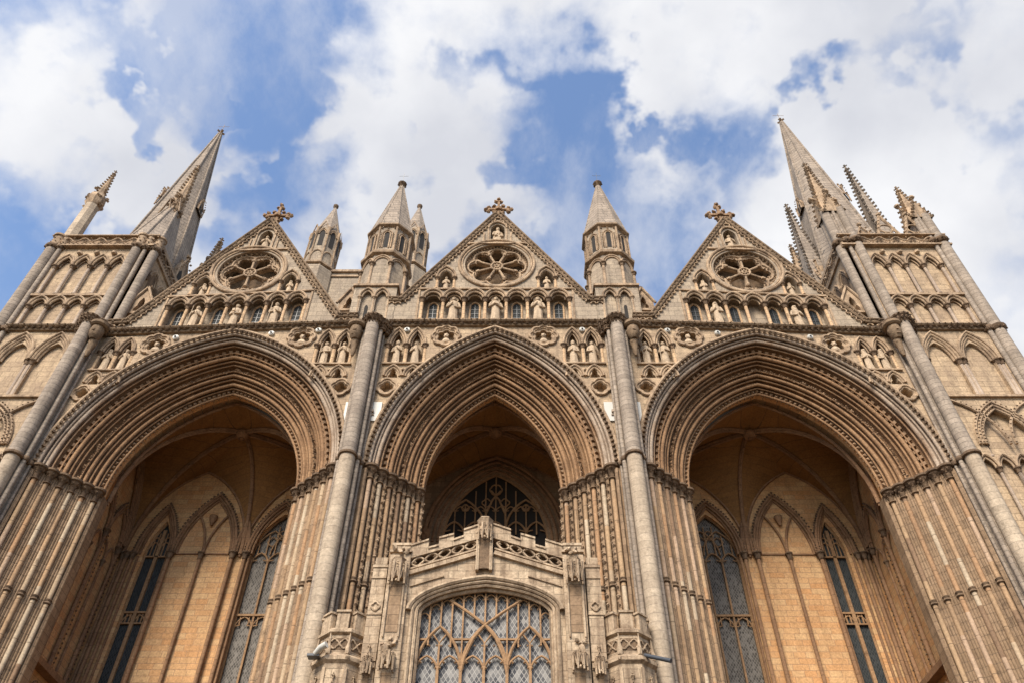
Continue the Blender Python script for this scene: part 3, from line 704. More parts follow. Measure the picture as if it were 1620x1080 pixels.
# -- gables
def cross_finial(mb, x, y, z, S=.55):
    mb.lathe(x, y, [(S * .34, z - .45), (S * .22, z - .1), (S * .3, z), (S * .16, z + .1)], 8)
    zc = z + S * 1.1
    mb.bar((x, y, z), (x, y, zc + S * 1.1), S * .2, S * .22); mb.bar((x - S * .85, y, zc), (x + S * .85, y, zc), S * .2, S * .22)
    for (dx, dz) in ((-.85, 0), (.85, 0), (0, 1.15), (0, -.75)):
        a = math.atan2(dz, dx)
        for q in (-1, 0, 1):
            mb.knob((x + S * (dx + .17 * math.cos(a + q * 1.9)), y, zc + S * (dz + .26 * math.sin(a + q * 1.9))), S * .20, jit=.3)
    for dx, dz in ((-.36, .45), (.36, .45), (-.36, -.45), (.36, -.45)): mb.knob((x + S * dx, y, zc + S * dz), S * .19, jit=.3)
    mb.lathe(x, y, [(S * .3, zc - .1), (S * .34, zc), (S * .3, zc + .1)], 8)

def gable(s, cent):
    side = not cent
    sp = .887 if cent else .817; xc = 0 if cent else 10.85; sh = 0.0
    # z of the arcade slopes a little in the outer bays, as the old wall has settled
    if cent:
        zf = lambda x: 0.0
        apex = (0, 33.12); L_, R_ = (-3.95, 26.80), (3.95, 26.80); ends = [(4.55, 26.78), (4.55, 25.4), (-4.55, 25.4), (-4.55, 26.78)]
        poly = [L_, apex, R_] + ends
    else:
        zf = lambda x: -.07 * (x - 8.0) - .10
        apex = (10.72, 32.62); L_, R_ = (6.45, 25.80), (15.05, 25.45)
        poly = [L_, apex, R_, (15.8, 25.35), (15.8, 24.85), (5.6, 25.2), (5.6, 25.78)]
    hz = 27.0
    B = MB(s)
    # recess of the arcade, scalloped along its top
    a0 = xc - 3.5 * sp; hole = [(a0 + .02, 25.66 + zf(a0))]
    for i in range(7):
        hole += [(x, z + zf(x)) for x, z in arch2(a0 + sp * (i + .5), sp / 2 - .03, hz, .42, 6)]
    hole.append((a0 + 7 * sp - .02, 25.66 + zf(a0 + 7 * sp)))
    rx, rz, rr = (0, 29.36, 1.42) if cent else (10.92, 28.93, 1.38)
    holes = [hole, circ(rx, rz, rr, 48)]
    nx = (-2.19, 2.19) if cent else (8.97, 12.68)
    nb = [27.63, 27.63] if cent else [27.40, 27.20]
    for x, z0 in zip(nx, nb): holes.append(niche_loop(x, .30, z0, z0 + .72, .52))
    az0 = 30.88 if cent else 30.42; ax = 0 if cent else 10.72
    holes.append(niche_loop(ax, .33, az0, az0 + 1.05, .42) if cent else niche_loop(ax, .30, az0, az0 + 1.0, .45))
    B.plate([poly] + holes, 0, .42)
    B.plate([poly, circ(rx, rz, rr - .03, 40)], .42, .9)
    B.plate([poly], .9, .9, side=False)
    n = len(poly); B.add([(p[0], y, p[1]) for y in (.42, .9) for p in poly], [(i, (i + 1) % n, n + (i + 1) % n, n + i) for i in range(n)])
    gb = B.build('gable', 'gable', front, label='steep central gable with an eight-petal wheel' if cent else 'steep side gable with a six-petal wheel')
    # arcade frames
    F = MB(s); S = MB(s); K = MB(s)
    for i in range(7):
        x = a0 + sp * (i + .5); z = zf(x); F.mark()
        hood(F, x, sp / 2, hz + z, .52, -.08, .055); hood(F, x, sp / 2 - .09, hz + z, .40, -.02, .05); hood(F, x, sp / 2 - .15, hz + z, .31, .1, .035)
    for i in range(8):
        x = a0 + sp * i; z = zf(x); column(S, x, -.02 + .05, 25.66 + z, hz + .02 + z, .072, K, 8, 2.3, .24)
    for x in (a0 - .16, a0 + 7 * sp + .16): F.box(x - .04, x + .04, -.05, .02, 25.5 + zf(x), 27.55 + zf(x))
    F.build('arch_moulding', 'trim', gb); F = MB(s)
    xa, xb = a0 - .2, a0 + 7 * sp + .2
    F.bar((xa, -.04, 27.58 + zf(xa)), (xb, -.04, 27.58 + zf(xb)), .07, .09)
    F.bar((xa - .1, -.02, 25.6 + zf(xa)), (xb + .1, -.02, 25.6 + zf(xb)), .10, .12)
    # niches
    for x, z0 in zip(nx, nb):
        F.mark(); hood(F, x, .42, z0 + .74, .74, -.05, .05); hood(F, x, .33, z0 + .74, .58, 0, .045)
        for q in (-.37, .37): column(S, x + q, 0, z0, z0 + .76, .06, K, 8, 2.1, .18)
    w2 = 1.40 if cent else 1.22
    F.mark(); zl = az0 - .08; t_ = 0 if cent else -.05
    F.bar((ax - w2, -.04, zl - t_ * w2), (ax + w2, -.04, zl + t_ * w2), .09, .10)
    for q in (-.42, .42, -.62, .62):
        F.box(ax + q - .035, ax + q + .035, -.06, .0, az0 - .02, az0 + (1.15 if abs(q) < .5 else .75))
    hood(F, ax, .42, az0 + 1.1, .5, -.05, .05)
    F.build('niche_frame', 'trim', gb); S.build('shaft', 'niche', gb); K.build('capital', 'dark', gb)
    # windows
    for i in (0, 2, 4, 6):
        x = a0 + sp * (i + .5); z = zf(x)
        V = MB(s); V.plate([niche_loop(x, .175, 25.72 + z, 26.85 + z, .25, 4)], .40, .44)
        wdw = V.build('window', 'glassdark', gb, smooth=False)
        V = MB(s); V.bar((x, .39, 25.72 + z), (x, .39, 27.05 + z), .025)
        for q in range(4): V.bar((x - .17, .39, 25.95 + z + q * .25), (x + .17, .39, 25.95 + z + q * .25), .02)
        V.build('window_bars', 'iron', wdw, smooth=False)
        V = MB(s); V.tube(to3(niche_loop(x, .21, 25.70 + z, 26.86 + z, .3, 5), .38), .045, 6, cap=False); V.build('window_frame', 'niche', wdw)
    # wheel
    Wm = MB(s); k = 8 if cent else 6; a0_ = PI / 2 if cent else 0
    tilt = 0
    Wm.tube(to3(circ(rx, rz, rr + .24, 64), -.05), .07, 8, closed=True); Wm.tube(to3(circ(rx, rz, rr + .12, 64), -.01), .05, 6, closed=True)
    Wm.tube(to3(circ(rx, rz, rr + .02, 64), .04), .045, 6, closed=True)
    kk = 56 if cent else 36
    for i in range(kk):
        a = i * 2 * PI / kk
        Wm.knob((rx + (rr - .06) * math.cos(a), .14, rz + (rr - .06) * math.sin(a)), .055 if cent else .075, jit=.2, lo=True)
    ro = rr - .05; pet = []
    if cent: outline = foil(rx, rz, ro - .08, 8, a0_, .36)
    else: outline = foil(rx, rz, ro - .05, 6, a0_, .46)
    # petals cut through a sheet
    ri = .27
    for i in range(k):
        a = a0_ + i * 2 * PI / k
        hwa = PI / k
        P = []
        rm = ro - .34 if cent else ro - .42
        for b_, r_ in ((-hwa * .62, ri), (-hwa * .82, rm * .75), (-hwa * .76, rm), (-hwa * .62, rm + .10), (-hwa * .36, rm + .14), (-hwa * .30, rm + .22), (0, ro - .13), (hwa * .30, rm + .22), (hwa * .36, rm + .14), (hwa * .62, rm + .10), (hwa * .76, rm), (hwa * .82, rm * .75), (hwa * .62, ri)):
            P.append((rx + r_ * math.cos(a + b_), rz + r_ * math.sin(a + b_)))
        pet.append(P)
    Wm.plate([circ(rx, rz, rr + .02, 64)] + pet, .22, .38)
    Wm.tube(to3(outline, .20), .055, 6, closed=True)
    for i in range(k):
        a = a0_ + (i + .5) * 2 * PI / k; ca, sa = math.cos(a), math.sin(a)
        Wm.tube([(rx + ca * .2, .17, rz + sa * .2), (rx + ca * (ro - .5), .17, rz + sa * (ro - .5))], .055, 8)
        for r_ in (ro - .50, ro - .44): Wm.knob((rx + ca * r_, .16, rz + sa * r_), .095, jit=.1)
        for q in (-1, 1):
            for r_ in (.42, .30, .2):
                aa = a + q * (.6 - r_) * .55 * (8 / k)
                Wm.knob((rx + math.cos(aa) * (ro - r_), .2, rz + math.sin(aa) * (ro - r_)), .05, jit=.3, lo=True)
    Wm.tube(to3(circ(rx, rz, .25, 24), .14), .05, 6, closed=True); Wm.tube(to3(circ(rx, rz, .09, 12), .14), .035, 6, closed=True)
    for i in range(8):
        a = i * PI / 4; Wm.bar((rx, .15, rz), (rx + .24 * math.cos(a), .15, rz + .24 * math.sin(a)), .035)
    Wm.build('wheel_window', 'trim', gb)
    D = MB(s); D.plate([circ(rx, rz, rr, 40)], .87, .88, side=False); D.build('wheel_shade_back', 'dark', gb)  # dark sheet paints the shade behind the petals
    # verge with its running corbel table
    V = MB(s); K = MB(s)
    if cent: runs = [((-4.5, 26.82), L_), (L_, apex), (apex, R_), (R_, (4.5, 26.82))]
    else: runs = [((5.65, 25.80), L_), (L_, apex), (apex, R_), (R_, (15.8, 25.38))]
    for a, c_ in runs:
        a = np.array(a); c_ = np.array(c_); d = c_ - a; l = np.linalg.norm(d); d /= l; nrm = np.array((-d[1], d[0]))
        if nrm[1] < 0: nrm = -nrm
        for off, y, r in ((.10, -.16, .05), (.10, .3, .07), (-.03, -.10, .05)):
            p, q = a + nrm * off, c_ + nrm * off
            V.tube([(p[0], y, p[1]), (q[0], y, q[1])], r, 7)
        m_ = a + nrm * .05; n_ = c_ + nrm * .05
        V.bar((m_[0], .37, m_[1]), (n_[0], .37, n_[1]), .14, 1.12, ref=(0, 1, 0)) if False else V.add(
            [(m_[0] + nrm[0] * o, y, m_[1] + nrm[1] * o) for o in (-.06, .07) for y in (-.15, .95)] + [(n_[0] + nrm[0] * o, y, n_[1] + nrm[1] * o) for o in (-.06, .07) for y in (-.15, .95)],
            [(0, 1, 5, 4), (2, 6, 7, 3), (0, 4, 6, 2), (1, 3, 7, 5)])
        k = max(1, int(l / .26))
        for i in range(k):
            p = a + d * l * (i + .5) / k
            c2 = p - nrm * .20
            ar = [(c2 + d * .11 * math.cos(t) + nrm * .11 * math.sin(t)) for t in np.linspace(PI, 0, 6)]
            K.tube([(z[0], -.06, z[1]) for z in ar], .035, 5)
            K.knob((p[0] + nrm[0] * .04, -.18, p[1] + nrm[1] * .04), .05, jit=.3, lo=True)
    V.build('verge', 'sooty', gb); K.build('corbel_table', 'trim', gb)
    X = MB(s); cross_finial(X, apex[0], .35, apex[1] + .26, .62); X.build('gable_cross', 'archtrim', gb)
    # roof behind
    Rf = MB(s)
    y1 = 9.0
    Rf.add([(L_[0], .9, L_[1]), (apex[0], .9, apex[1] - .15), (R_[0], .9, R_[1]), (L_[0], y1, L_[1]), (apex[0], y1, apex[1] - .15), (R_[0], y1, R_[1])], [(0, 1, 4, 3), (1, 2, 5, 4), (0, 3, 5, 2)])
    Rf.build('roof', 'lead', gb, smooth=False)
    return a0, sp, zf, hz, nx, nb, ax, az0
GB = {0: gable(1, True), 1: gable(1, False), -1: gable(-1, False)}

# wall walk and little gablets between the gables and the turrets
for s in (1, -1):
    B = MB(s)
    B.plate([[(5.5, 24.95), (7.0, 24.9), (7.0, 26.75), (5.5, 26.75)]], .45, .9, back=True)
    B.plate([[(14.2, 24.6), (15.9, 24.6), (15.9, 26.7), (14.2, 26.7)]], .5, .9, back=True)
    B.build('parapet_wall', 'gable', front, smooth=False)
    for xg, zg, sc_ in ((6.28, 26.6, 1.0), (15.15, 26.45, 1.15)):
        G = MB(s)
        tri = [(xg - .42 * sc_, zg), (xg + .42 * sc_, zg), (xg + .42 * sc_, zg + .55), (xg, zg + 1.35 * sc_), (xg - .42 * sc_, zg + .55)]
        G.plate([tri, tref_loop(xg, .20 * sc_, zg + .12, zg + .85 * sc_)], .30, .55, back=True)
        G.plate([tri], .56, .8, back=True)
        for q in (-1, 1): G.tube([(xg + q * .5 * sc_, .26, zg + .42), (xg, .26, zg + 1.42 * sc_)], .06, 6)
        crocket_finial(G, xg, .4, zg + 1.5 * sc_, .13)
        G.build('gablet', 'trim', front)

# ================================================================== portico behind the arches
YB = 5.8
port = thing('portico', 'shadowed orange stone portico walls and ribbed vault behind the three arches', 'portico')

def light_bars(mb, xc, hw, z0, zs, ztop, y, n, r=.03):
    """mullions of an n-light window with small arched heads"""
    w1 = hw / n
    for i in range(n + 1): mb.bar((xc - hw + 2 * w1 * i, y, z0), (xc - hw + 2 * w1 * i, y, zs + .05), r * 1.7, r * 2.2)
    for i in range(n):
        x = xc - hw + w1 * (2 * i + 1)
        mb.tube(to3(arch2(x, w1, zs, w1 * 1.5, 6), y), r, 6)
        for q in (-1, 1): mb.bar((x + q * w1 * .85, y, zs + w1 * .4), (x + q * w1 * .35, y, zs + w1 * .55), r * .9)

def window(mb_parent, s, name, mat, loop, y, label=None):
    V = MB(s); V.plate([loop], y, y + .02)
    return V.build(name, mat, mb_parent, smooth=False, label=label)

def side_wall(s):
    W = MB(s)
    lan = niche_loop(13.42, .46, 9.0, 18.3, 1.55, 8)
    big = niche_loop(8.62, 1.02, 9.0, 18.2, 2.0, 8)
    outer = [(4.95, 0), (14.8, 0), (14.8, 23.4), (4.95, 23.4)]
    W.plate([outer, lan, big], YB, YB + .5)
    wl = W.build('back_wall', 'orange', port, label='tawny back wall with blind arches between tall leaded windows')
    F = MB(s); K = MB(s); S = MB(s)
    # hoods with dogtooth
    def dhood(xc, w_, zs, h, teeth=True, y=YB - .12):
        F.mark()
        hood(F, xc, w_, zs, h, y, .06, 10); hood(F, xc, w_ - .10, zs, h - .14, y + .02, .05, 10); hood(F, xc, w_ - .20, zs, h - .27, y + .08, .045, 10)
        if teeth:
            P = np.array(arch2(xc, w_ + .08, zs, h + .11, 22))
            for x, z in P[1:-1]: K.knob((x, y, z), .065, jit=.2, lo=True)
    dhood(13.48, .73, 18.32, 2.2); dhood(11.53, 1.24, 18.32, 2.75); dhood(10.04, .25, 18.32, 1.55, False); dhood(8.68, 1.12, 18.32, 2.4)
    hood(F, 12.15, .60, 18.32, 1.8, YB - .07, .05); hood(F, 10.92, .60, 18.32, 1.8, YB - .07, .05)
    F.lathe(11.53, YB - .1, [(.05, 19.6), (.1, 19.75), (.17, 19.95), (.17, 20.02)], 10)
    for x, r, y in ((14.45, .075, -.16), (14.22, .07, -.14), (12.76, .085, -.16), (11.55, .07, -.12), (10.29, .085, -.16), (9.79, .075, -.14), (7.55, .08, -.14), (14.62, .06, -.1)):
        column(S, x, YB + y, 0, 18.33, r, K, 10, 2.1, .3)
    for x in (14.05, 12.9, 9.66, 7.68): S.mark(); S.lathe(x, YB - .04, [(.05, 0), (.05, 18.2)], 8)
    F.box(9.85, 12.7, YB - .05, YB - .002, 18.30, 18.36)
    F.build('arch_moulding', 'orangetrim', wl); S.build('shaft', 'orangetrim', wl); K.build('capital', 'dark', wl)
    # two-light lancet
    g_ = window(port, s, 'lancet_window', 'glassdark', lan, YB + .22, 'tall narrow window of two dark leaded lights')
    T = MB(s); T.tube(to3(lan, YB + .14), .05, 6, cap=False)
    T.bar((13.42, YB + .16, 9), (13.42, YB + .16, 19.5), .13, .1)
    for zt in (18.9, 15.9):
        for q in (-.22, .22):
            T.tube(to3(arch2(13.42 + q, .20, zt - .25 if zt > 18 else zt - .35, .3, 6), YB + .16), .03, 6)
        T.bar((12.96, YB + .15, zt + .05), (13.88, YB + .15, zt + .05), .07, .09) if zt < 18 else None
    for q in (-.3, -.15, .15, .3):
        T.bar((13.42 + q, YB + .17, 15.5), (13.42 + q, YB + .17, 15.95), .05); T.bar((13.42 + q, YB + .17, 18.3), (13.42 + q, YB + .17, 19.1 + .5 * (1 - abs(q) * 3)), .04)
    T.bar((12.98, YB + .15, 18.3), (13.86, YB + .15, 18.3), .06, .08); T.bar((12.96, YB + .15, 15.52), (13.88, YB + .15, 15.52), .05, .07)
    for q in (-.22, .22): T.tube(to3(arch2(13.42 + q, .2, 18.85, .33, 6), YB + .16), .03, 6)
    T.build('tracery', 'mullion', g_)
    # three-light window
    g_ = window(port, s, 'three_light_window', 'glassmid', big, YB + .25, 'broad window of grey leaded glass with netted tracery')
    T = MB(s); T.tube(to3(big, YB + .15), .06, 6, cap=False)
    light_bars(T, 8.62, .98, 9, 18.0, 20, YB + .18, 3, .04)
    light_bars(T, 8.62, .98, 9, 15.3, 20, YB + .18, 3, .035)
    T.bar((7.6, YB + .17, 15.85), (9.64, YB + .17, 15.85), .08, .1)
    for i in range(6):
        x = 8.62 - .98 + .163 * (2 * i + 1); T.bar((x, YB + .18, 18.4), (x, YB + .18, 19.9 - abs(x - 8.62) * 1.25), .045); T.bar((x, YB + .18, 15.5), (x, YB + .18, 15.85), .04)
    for q in (-.33, .33): T.tube(to3(arch2(8.62 + q, .65, 18.4, 1.1, 8), YB + .18), .035, 6)
    for q, z in ((-.33, 19.0), (.33, 19.0), (0, 19.3)): T.tube(to3(foil(8.62 + q, z, .2, 4), YB + .18), .025, 5, closed=True)
    T.build('tracery', 'mullion', g_)
    # end wall, seen raking
    E_ = MB(s)
    E_.box(14.8, 15.3, 2.2, YB + .5, 0, 24.0)
    ew = E_.build('end_wall', 'orange', port, smooth=False)
    F = MB(s); K = MB(s); S = MB(s)
    X = 14.72
    ys = (2.75, 4.05, 5.35)
    for y in ys:
        column(S, X - .02, y, 12.9, 18.33, .075, K, 10, 2.1, .3)
        K.knob((X, y, 18.2), .1)
    for y in (3.4, 4.7):
        column(S, X + .02, y, 12.9, 17.4, .05, K, 8, 2.2, .25)
    for y in (3.12, 4.4, 5.65):
        z = 13.0
        while z < 18.4: K.knob((X + .04, y, z), .055, .6, 1, .9, jit=.25, lo=True); z += .17
    for ya, yb in ((2.75, 4.05), (4.05, 5.35)):
        c_ = (ya + yb) / 2; h = .65
        for hh, w_, dx in ((1.5, h, .0), (1.3, h - .1, .03)):
            F.tube([(X - .04 + dx, y, z) for y, z in arch2(c_, w_, 18.32, hh, 9)], .055, 6)
        for c2 in (c_ - .33, c_ + .33): F.tube([(X + .02, y, z) for y, z in arch2(c2, .32, 17.4, .75, 7)], .045, 6)
        for y, z in arch2(c_, h + .08, 18.32, 1.65, 16): K.knob((X - .02, y, z), .06, jit=.2, lo=True)
    for k in range(3):
        F.tube([(X - .05, y, z) for y, z in arch2(3.95, 1.6 - .16 * k, 18.5, 3.9 - .22 * k, 12)], .06, 6)
    F.box(14.45, 14.8, 2.25, YB, 12.75, 12.95)
    for c_ in (2.9, 3.65, 4.4, 5.15):
        for q in (0, .08): F.tube([(X - .1, y, z) for y, z in arch2(c_, .34 - q, 11.7, .75 - q * 1.5, 7)], .045, 6)
    for c_ in (2.55, 3.28, 4.02, 4.78, 5.5): column(S, X - .06, c_, 0, 11.75, .06, K, 8, 2.1, .2)
    F.build('arch_moulding', 'orangetrim', ew); S.build('shaft', 'orangetrim', ew); K.build('capital', 'dark', ew)
for s in (1, -1): side_wall(s)

# middle bay: great west window
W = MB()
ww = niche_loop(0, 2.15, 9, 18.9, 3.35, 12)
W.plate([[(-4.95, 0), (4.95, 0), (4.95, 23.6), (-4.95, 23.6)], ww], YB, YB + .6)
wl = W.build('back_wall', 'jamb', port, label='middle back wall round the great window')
F = MB()
for w_, h, y, r in ((2.85, 3.5, -.14, .09), (2.7, 3.3, -.08, .07), (2.5, 3.1, -.02, .06), (2.3, 2.9, .0, .06)):
    hood(F, 0, w_, 18.9, h + .6, YB + y, r, 14)
for q in (-1, 1):
    F.knob((q * 2.75, YB - .12, 19.25), .2)
    for k in range(3): F.lathe(q * (4.1 - .2 * k), YB - .1, [(.08, 0), (.08, 18.4)], 8)
F.build('wall_arch_mouldings', 'orangetrim', wl)
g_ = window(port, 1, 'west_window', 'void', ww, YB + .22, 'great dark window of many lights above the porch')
T = MB(); y = YB + .14
T.tube(to3(ww, YB + .1), .07, 6, cap=False)
light_bars(T, 0, 2.1, 9, 19.3, 20, y, 5, .045)
light_bars(T, 0, 2.1, 19.3, 20.35, 20, y, 10, .03)
for i in range(11):
    x = -2.1 + .42 * i; zt = 18.9 + 3.25 * max(0, 1 - (abs(x) / 2.15) ** 1.6)
    T.bar((x, y, 19.3), (x, y, zt), .055, .07)
for q in (-1, 1):
    T.tube(to3(arch2(q * 1.26, .84, 19.5, 1.5, 8), y), .05, 6)
    T.tube([(q * .42, y, 19.5), (q * .40, y, 20.3), (q * .14, y, 21.0), (-q * .2, y, 21.45)], .045, 6)
    T.tube(to3(foil(q * .38, 20.85, .2, 4), y), .03, 5, closed=True); T.tube(to3(foil(q * 1.26, 20.6, .16, 4), y), .03, 5, closed=True)
T.tube(to3(foil(0, 21.5, .26, 6), y), .035, 5, closed=True)
T.build('tracery', 'mullion', g_)

# vault: rib curves and the cells ruled between them
def qcurve(S, P, am=PI / 2, n=14):
    S = np.array(S, float); P = np.array(P, float); a = np.linspace(0, am, n)
    u = (1 - np.cos(a)) / (1 - math.cos(am)); z = np.sin(a) / math.sin(am)
    Q = np.empty((n, 3)); Q[:, :2] = S[:2] + (P[:2] - S[:2]) * u[:, None]; Q[:, 2] = S[2] + (P[2] - S[2]) * z
    return Q
def vault(s, boss, springs, walls, name='rib_vault'):
    V = MB(s); R = MB(s)
    for i, sp_ in enumerate(springs):
        rib = qcurve(sp_, boss)
        R.tube(rib - np.array((0, 0, .06)), .085, 8); R.tube(rib - np.array((0, 0, .17)), .05, 6)
        for wa in (walls[i], walls[(i + 1) % len(springs)]):
            wc = qcurve(sp_, wa, math.radians(68))
            k = 8
            G = np.array([rib * (1 - t) + wc * t for t in np.linspace(0, 1, k)])
            # the cells rise a little between the ribs
            for j in range(k):
                t = j / (k - 1); G[j, :, 2] += .25 * math.sin(PI * t) * np.linspace(0, 1, len(rib)) * 0
            V.grid(G)
            R.tube(wc, .06, 6)
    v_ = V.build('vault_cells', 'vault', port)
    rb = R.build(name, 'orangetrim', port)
    B = MB(s); B.lathe(boss[0], boss[1], [(.05, boss[2] - .42), (.2, boss[2] - .36), (.27, boss[2] - .25), (.25, boss[2] - .1)], 12)
    for i in range(10): B.knob((boss[0] + .2 * math.cos(i * .63), boss[1] + .2 * math.sin(i * .63), boss[2] - .3), .07, jit=.3, lo=True)
    B.build('boss', 'orangetrim', rb)
z0 = 18.35
for s in (1, -1):
    vault(s, (10.55, 3.75, 22.9),
          [(14.7, 5.75, z0), (10.04, 5.75, z0), (5.0, 5.75, z0), (7.0, 2.25, z0), (14.0, 2.25, z0)],
          [(14.72, 4.0, 22.5), (12.4, 5.78, 22.3), (7.6, 5.78, 22.3), (4.95, 4.0, 22.6), (10.5, 2.25, 23.1)])
vault(1, (0, 3.75, 23.0), [(4.7, 5.75, z0), (-4.7, 5.75, z0), (-2.6, 2.25, z0), (2.6, 2.25, z0)],
      [(4.9, 4.0, 22.6), (0, 5.78, 23.1), (-4.9, 4.0, 22.6), (0, 2.25, 23.1)])

# ================================================================== stair turrets between the gables
def stair_turret(s, label):
    xc, yc = 5.15, 1.10
    t = thing('stair_turret', label, 'turret', (s * xc, yc, 25.3), 'stair turrets between the gables')
    B = MB(s); lp = [(xc - .92, 25.2), (xc + .92, 25.2), (xc + .92, 27.75), (xc - .92, 27.75)]
    h1 = niche_loop(xc - .31, .24, 25.6, 27.1, .42); h2 = niche_loop(xc + .31, .24, 25.6, 27.1, .42)
    B.plate([lp, h1, h2], -.02, .14); B.plate([lp], .14, .14, side=False)
    B.add([(x, y, z) for z in (25.2, 27.75) for x, y in ((xc - .92, -.02), (xc + .92, -.02), (xc + .92, 2.0), (xc - .92, 2.0))], [(1, 2, 6, 5), (2, 3, 7, 6), (3, 0, 4, 7), (4, 5, 6, 7)])
    bl = B.build('base_block', 'gable', t, smooth=False)
    F = MB(s)
    for q in (-.31, .31): hood(F, xc + q, .31, 27.1, .52, -.06, .045); hood(F, xc + q, .22, 27.1, .4, 0, .04)
    for q in (-.62, 0, .62): column(F, xc + q, .0, 25.6, 27.12, .05, F, 8, 2, .16)
    F.box(xc - .98, xc + .98, -.12, 2.05, 27.74, 27.86)
    F.build('arcade_mouldings', 'trim', bl)
    V = MB(s); V.plate([niche_loop(xc + .3, .07, 25.9, 26.6, .12, 4)], .12, .135); V.build('slit', 'void', bl, smooth=False)
    a8 = PI / 8; k = 1 / math.cos(PI / 8)
    B = MB(s); B.lathe(xc, yc, [(1.06 * k, 27.8), (1.0 * k, 28.05), (.97 * k, 30.2)], 8, a8)
    B.build('lower_stage', 'gable', t, smooth=False)
    # a shaft at each angle, an arch on each face
    F = MB(s); K = MB(s)
    for i in range(8):
        a = a8 + i * PI / 4; x, y = xc + 1.0 * k * math.cos(a), yc + 1.0 * k * math.sin(a)
        column(F, x, y, 28.0, 29.55, .07, K, 8, 2.1, .22)
        a2 = a8 + (i + 1) * PI / 4; x2, y2 = xc + 1.0 * k * math.cos(a2), yc + 1.0 * k * math.sin(a2)
        for hh, r, sc_ in ((.55, .05, 1.0), (.42, .04, .8)):
            pts = []
            for u_, z_ in arch2(0, .5 * sc_, 29.55, hh, 7):
                t_ = u_ + .5; pts.append((x + (x2 - x) * t_, y + (y2 - y) * t_, z_))
            F.tube(pts, r, 6)
    F.lathe(xc, yc, [(1.0 * k, 30.15), (1.12 * k, 30.22), (1.14 * k, 30.36), (1.04 * k, 30.5), (.97 * k, 30.55)], 8, a8)
    F.build('stage_arcade', 'trim', t); K.build('capitals', 'dark', t)
    B = MB(s); D = MB(s); F = MB(s)
    B.lathe(xc, yc, [(.96 * k, 30.5), (.95 * k, 32.35)], 8, a8)
    up = B.build('upper_stage', 'gable', t, smooth=False)
    for i in range(8):
        a = i * PI / 4; nx, ny = math.cos(a), math.sin(a); tx, ty = -ny, nx
        P = [(u_, z_) for u_, z_ in niche_loop(0, .095, 30.75, 31.75, .14, 4)]
        D.add([(xc + nx * .965 + tx * u_, yc + ny * .965 + ty * u_, z_) for u_, z_ in P], [tuple(range(len(P)))])
        for w_, r in ((.15, .035), (.24, .03)):
            pts = [(xc + nx * .98 + tx * u_, yc + ny * .98 + ty * u_, z_) for u_, z_ in niche_loop(0, w_, 30.72, 31.75, w_ * 1.3, 5)]
            F.tube(pts, r, 5)
        for j in range(9):
            for q in (-1, 1): F.knob((xc + nx * 1.0 + tx * q * .28, yc + ny * 1.0 + ty * q * .28, 30.8 + j * .125), .038, lo=True)
        F.knob((xc + nx * 1.0, yc + ny * 1.0, 32.1), .05, lo=True)
        a += a8; F.lathe(xc + .97 * k * math.cos(a), yc + .97 * k * math.sin(a), [(.055, 30.5), (.055, 32.3)], 7)
        for q in (-.3, .0, .3): F.knob((xc + nx * 1.0 + tx * q, yc + ny * 1.0 + ty * q, 32.24), .06, lo=True)
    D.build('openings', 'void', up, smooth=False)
    F.lathe(xc, yc, [(.97 * k, 32.3), (1.10 * k, 32.40), (1.11 * k, 32.48), (1.0 * k, 32.52)], 8, a8)
    F.build('lancet_mouldings', 'trim', up)
    B = MB(s); B.lathe(xc, yc, [(1.03 * k, 32.5), (.55 * k, 34.95), (.10, 37.25)], 8, a8)
    for i in range(8):
        a = a8 + i * PI / 4; B.tube([(xc + 1.03 * k * math.cos(a), yc + 1.03 * k * math.sin(a), 32.5), (xc + .1 * math.cos(a), yc + .1 * math.sin(a), 37.25)], .03, 5)
    sp = B.build('spire', 'spire', t)
    F = MB(s); F.lathe(xc, yc, [(.1, 37.2), (.11, 37.3), (.2, 37.4), (.24, 37.52), (.16, 37.62), (.05, 37.75)], 10)
    for i in range(8): F.knob((xc + .2 * math.cos(i * PI / 4), yc + .2 * math.sin(i * PI / 4), 37.45), .07, jit=.3, lo=True)
    F.build('finial', 'dark', sp)
    F = MB(s); F.bar((xc, yc, 37.7), (xc, yc, 38.6), .014); F.bar((xc - .24, yc, 38.3), (xc + .24, yc, 38.3), .013)
    F.build('metal_cross', 'iron', sp, smooth=False)
stair_turret(-1, 'octagonal stair turret with short pyramid spire left of the central gable')
stair_turret(1, 'octagonal stair turret with short pyramid spire right of the central gable')

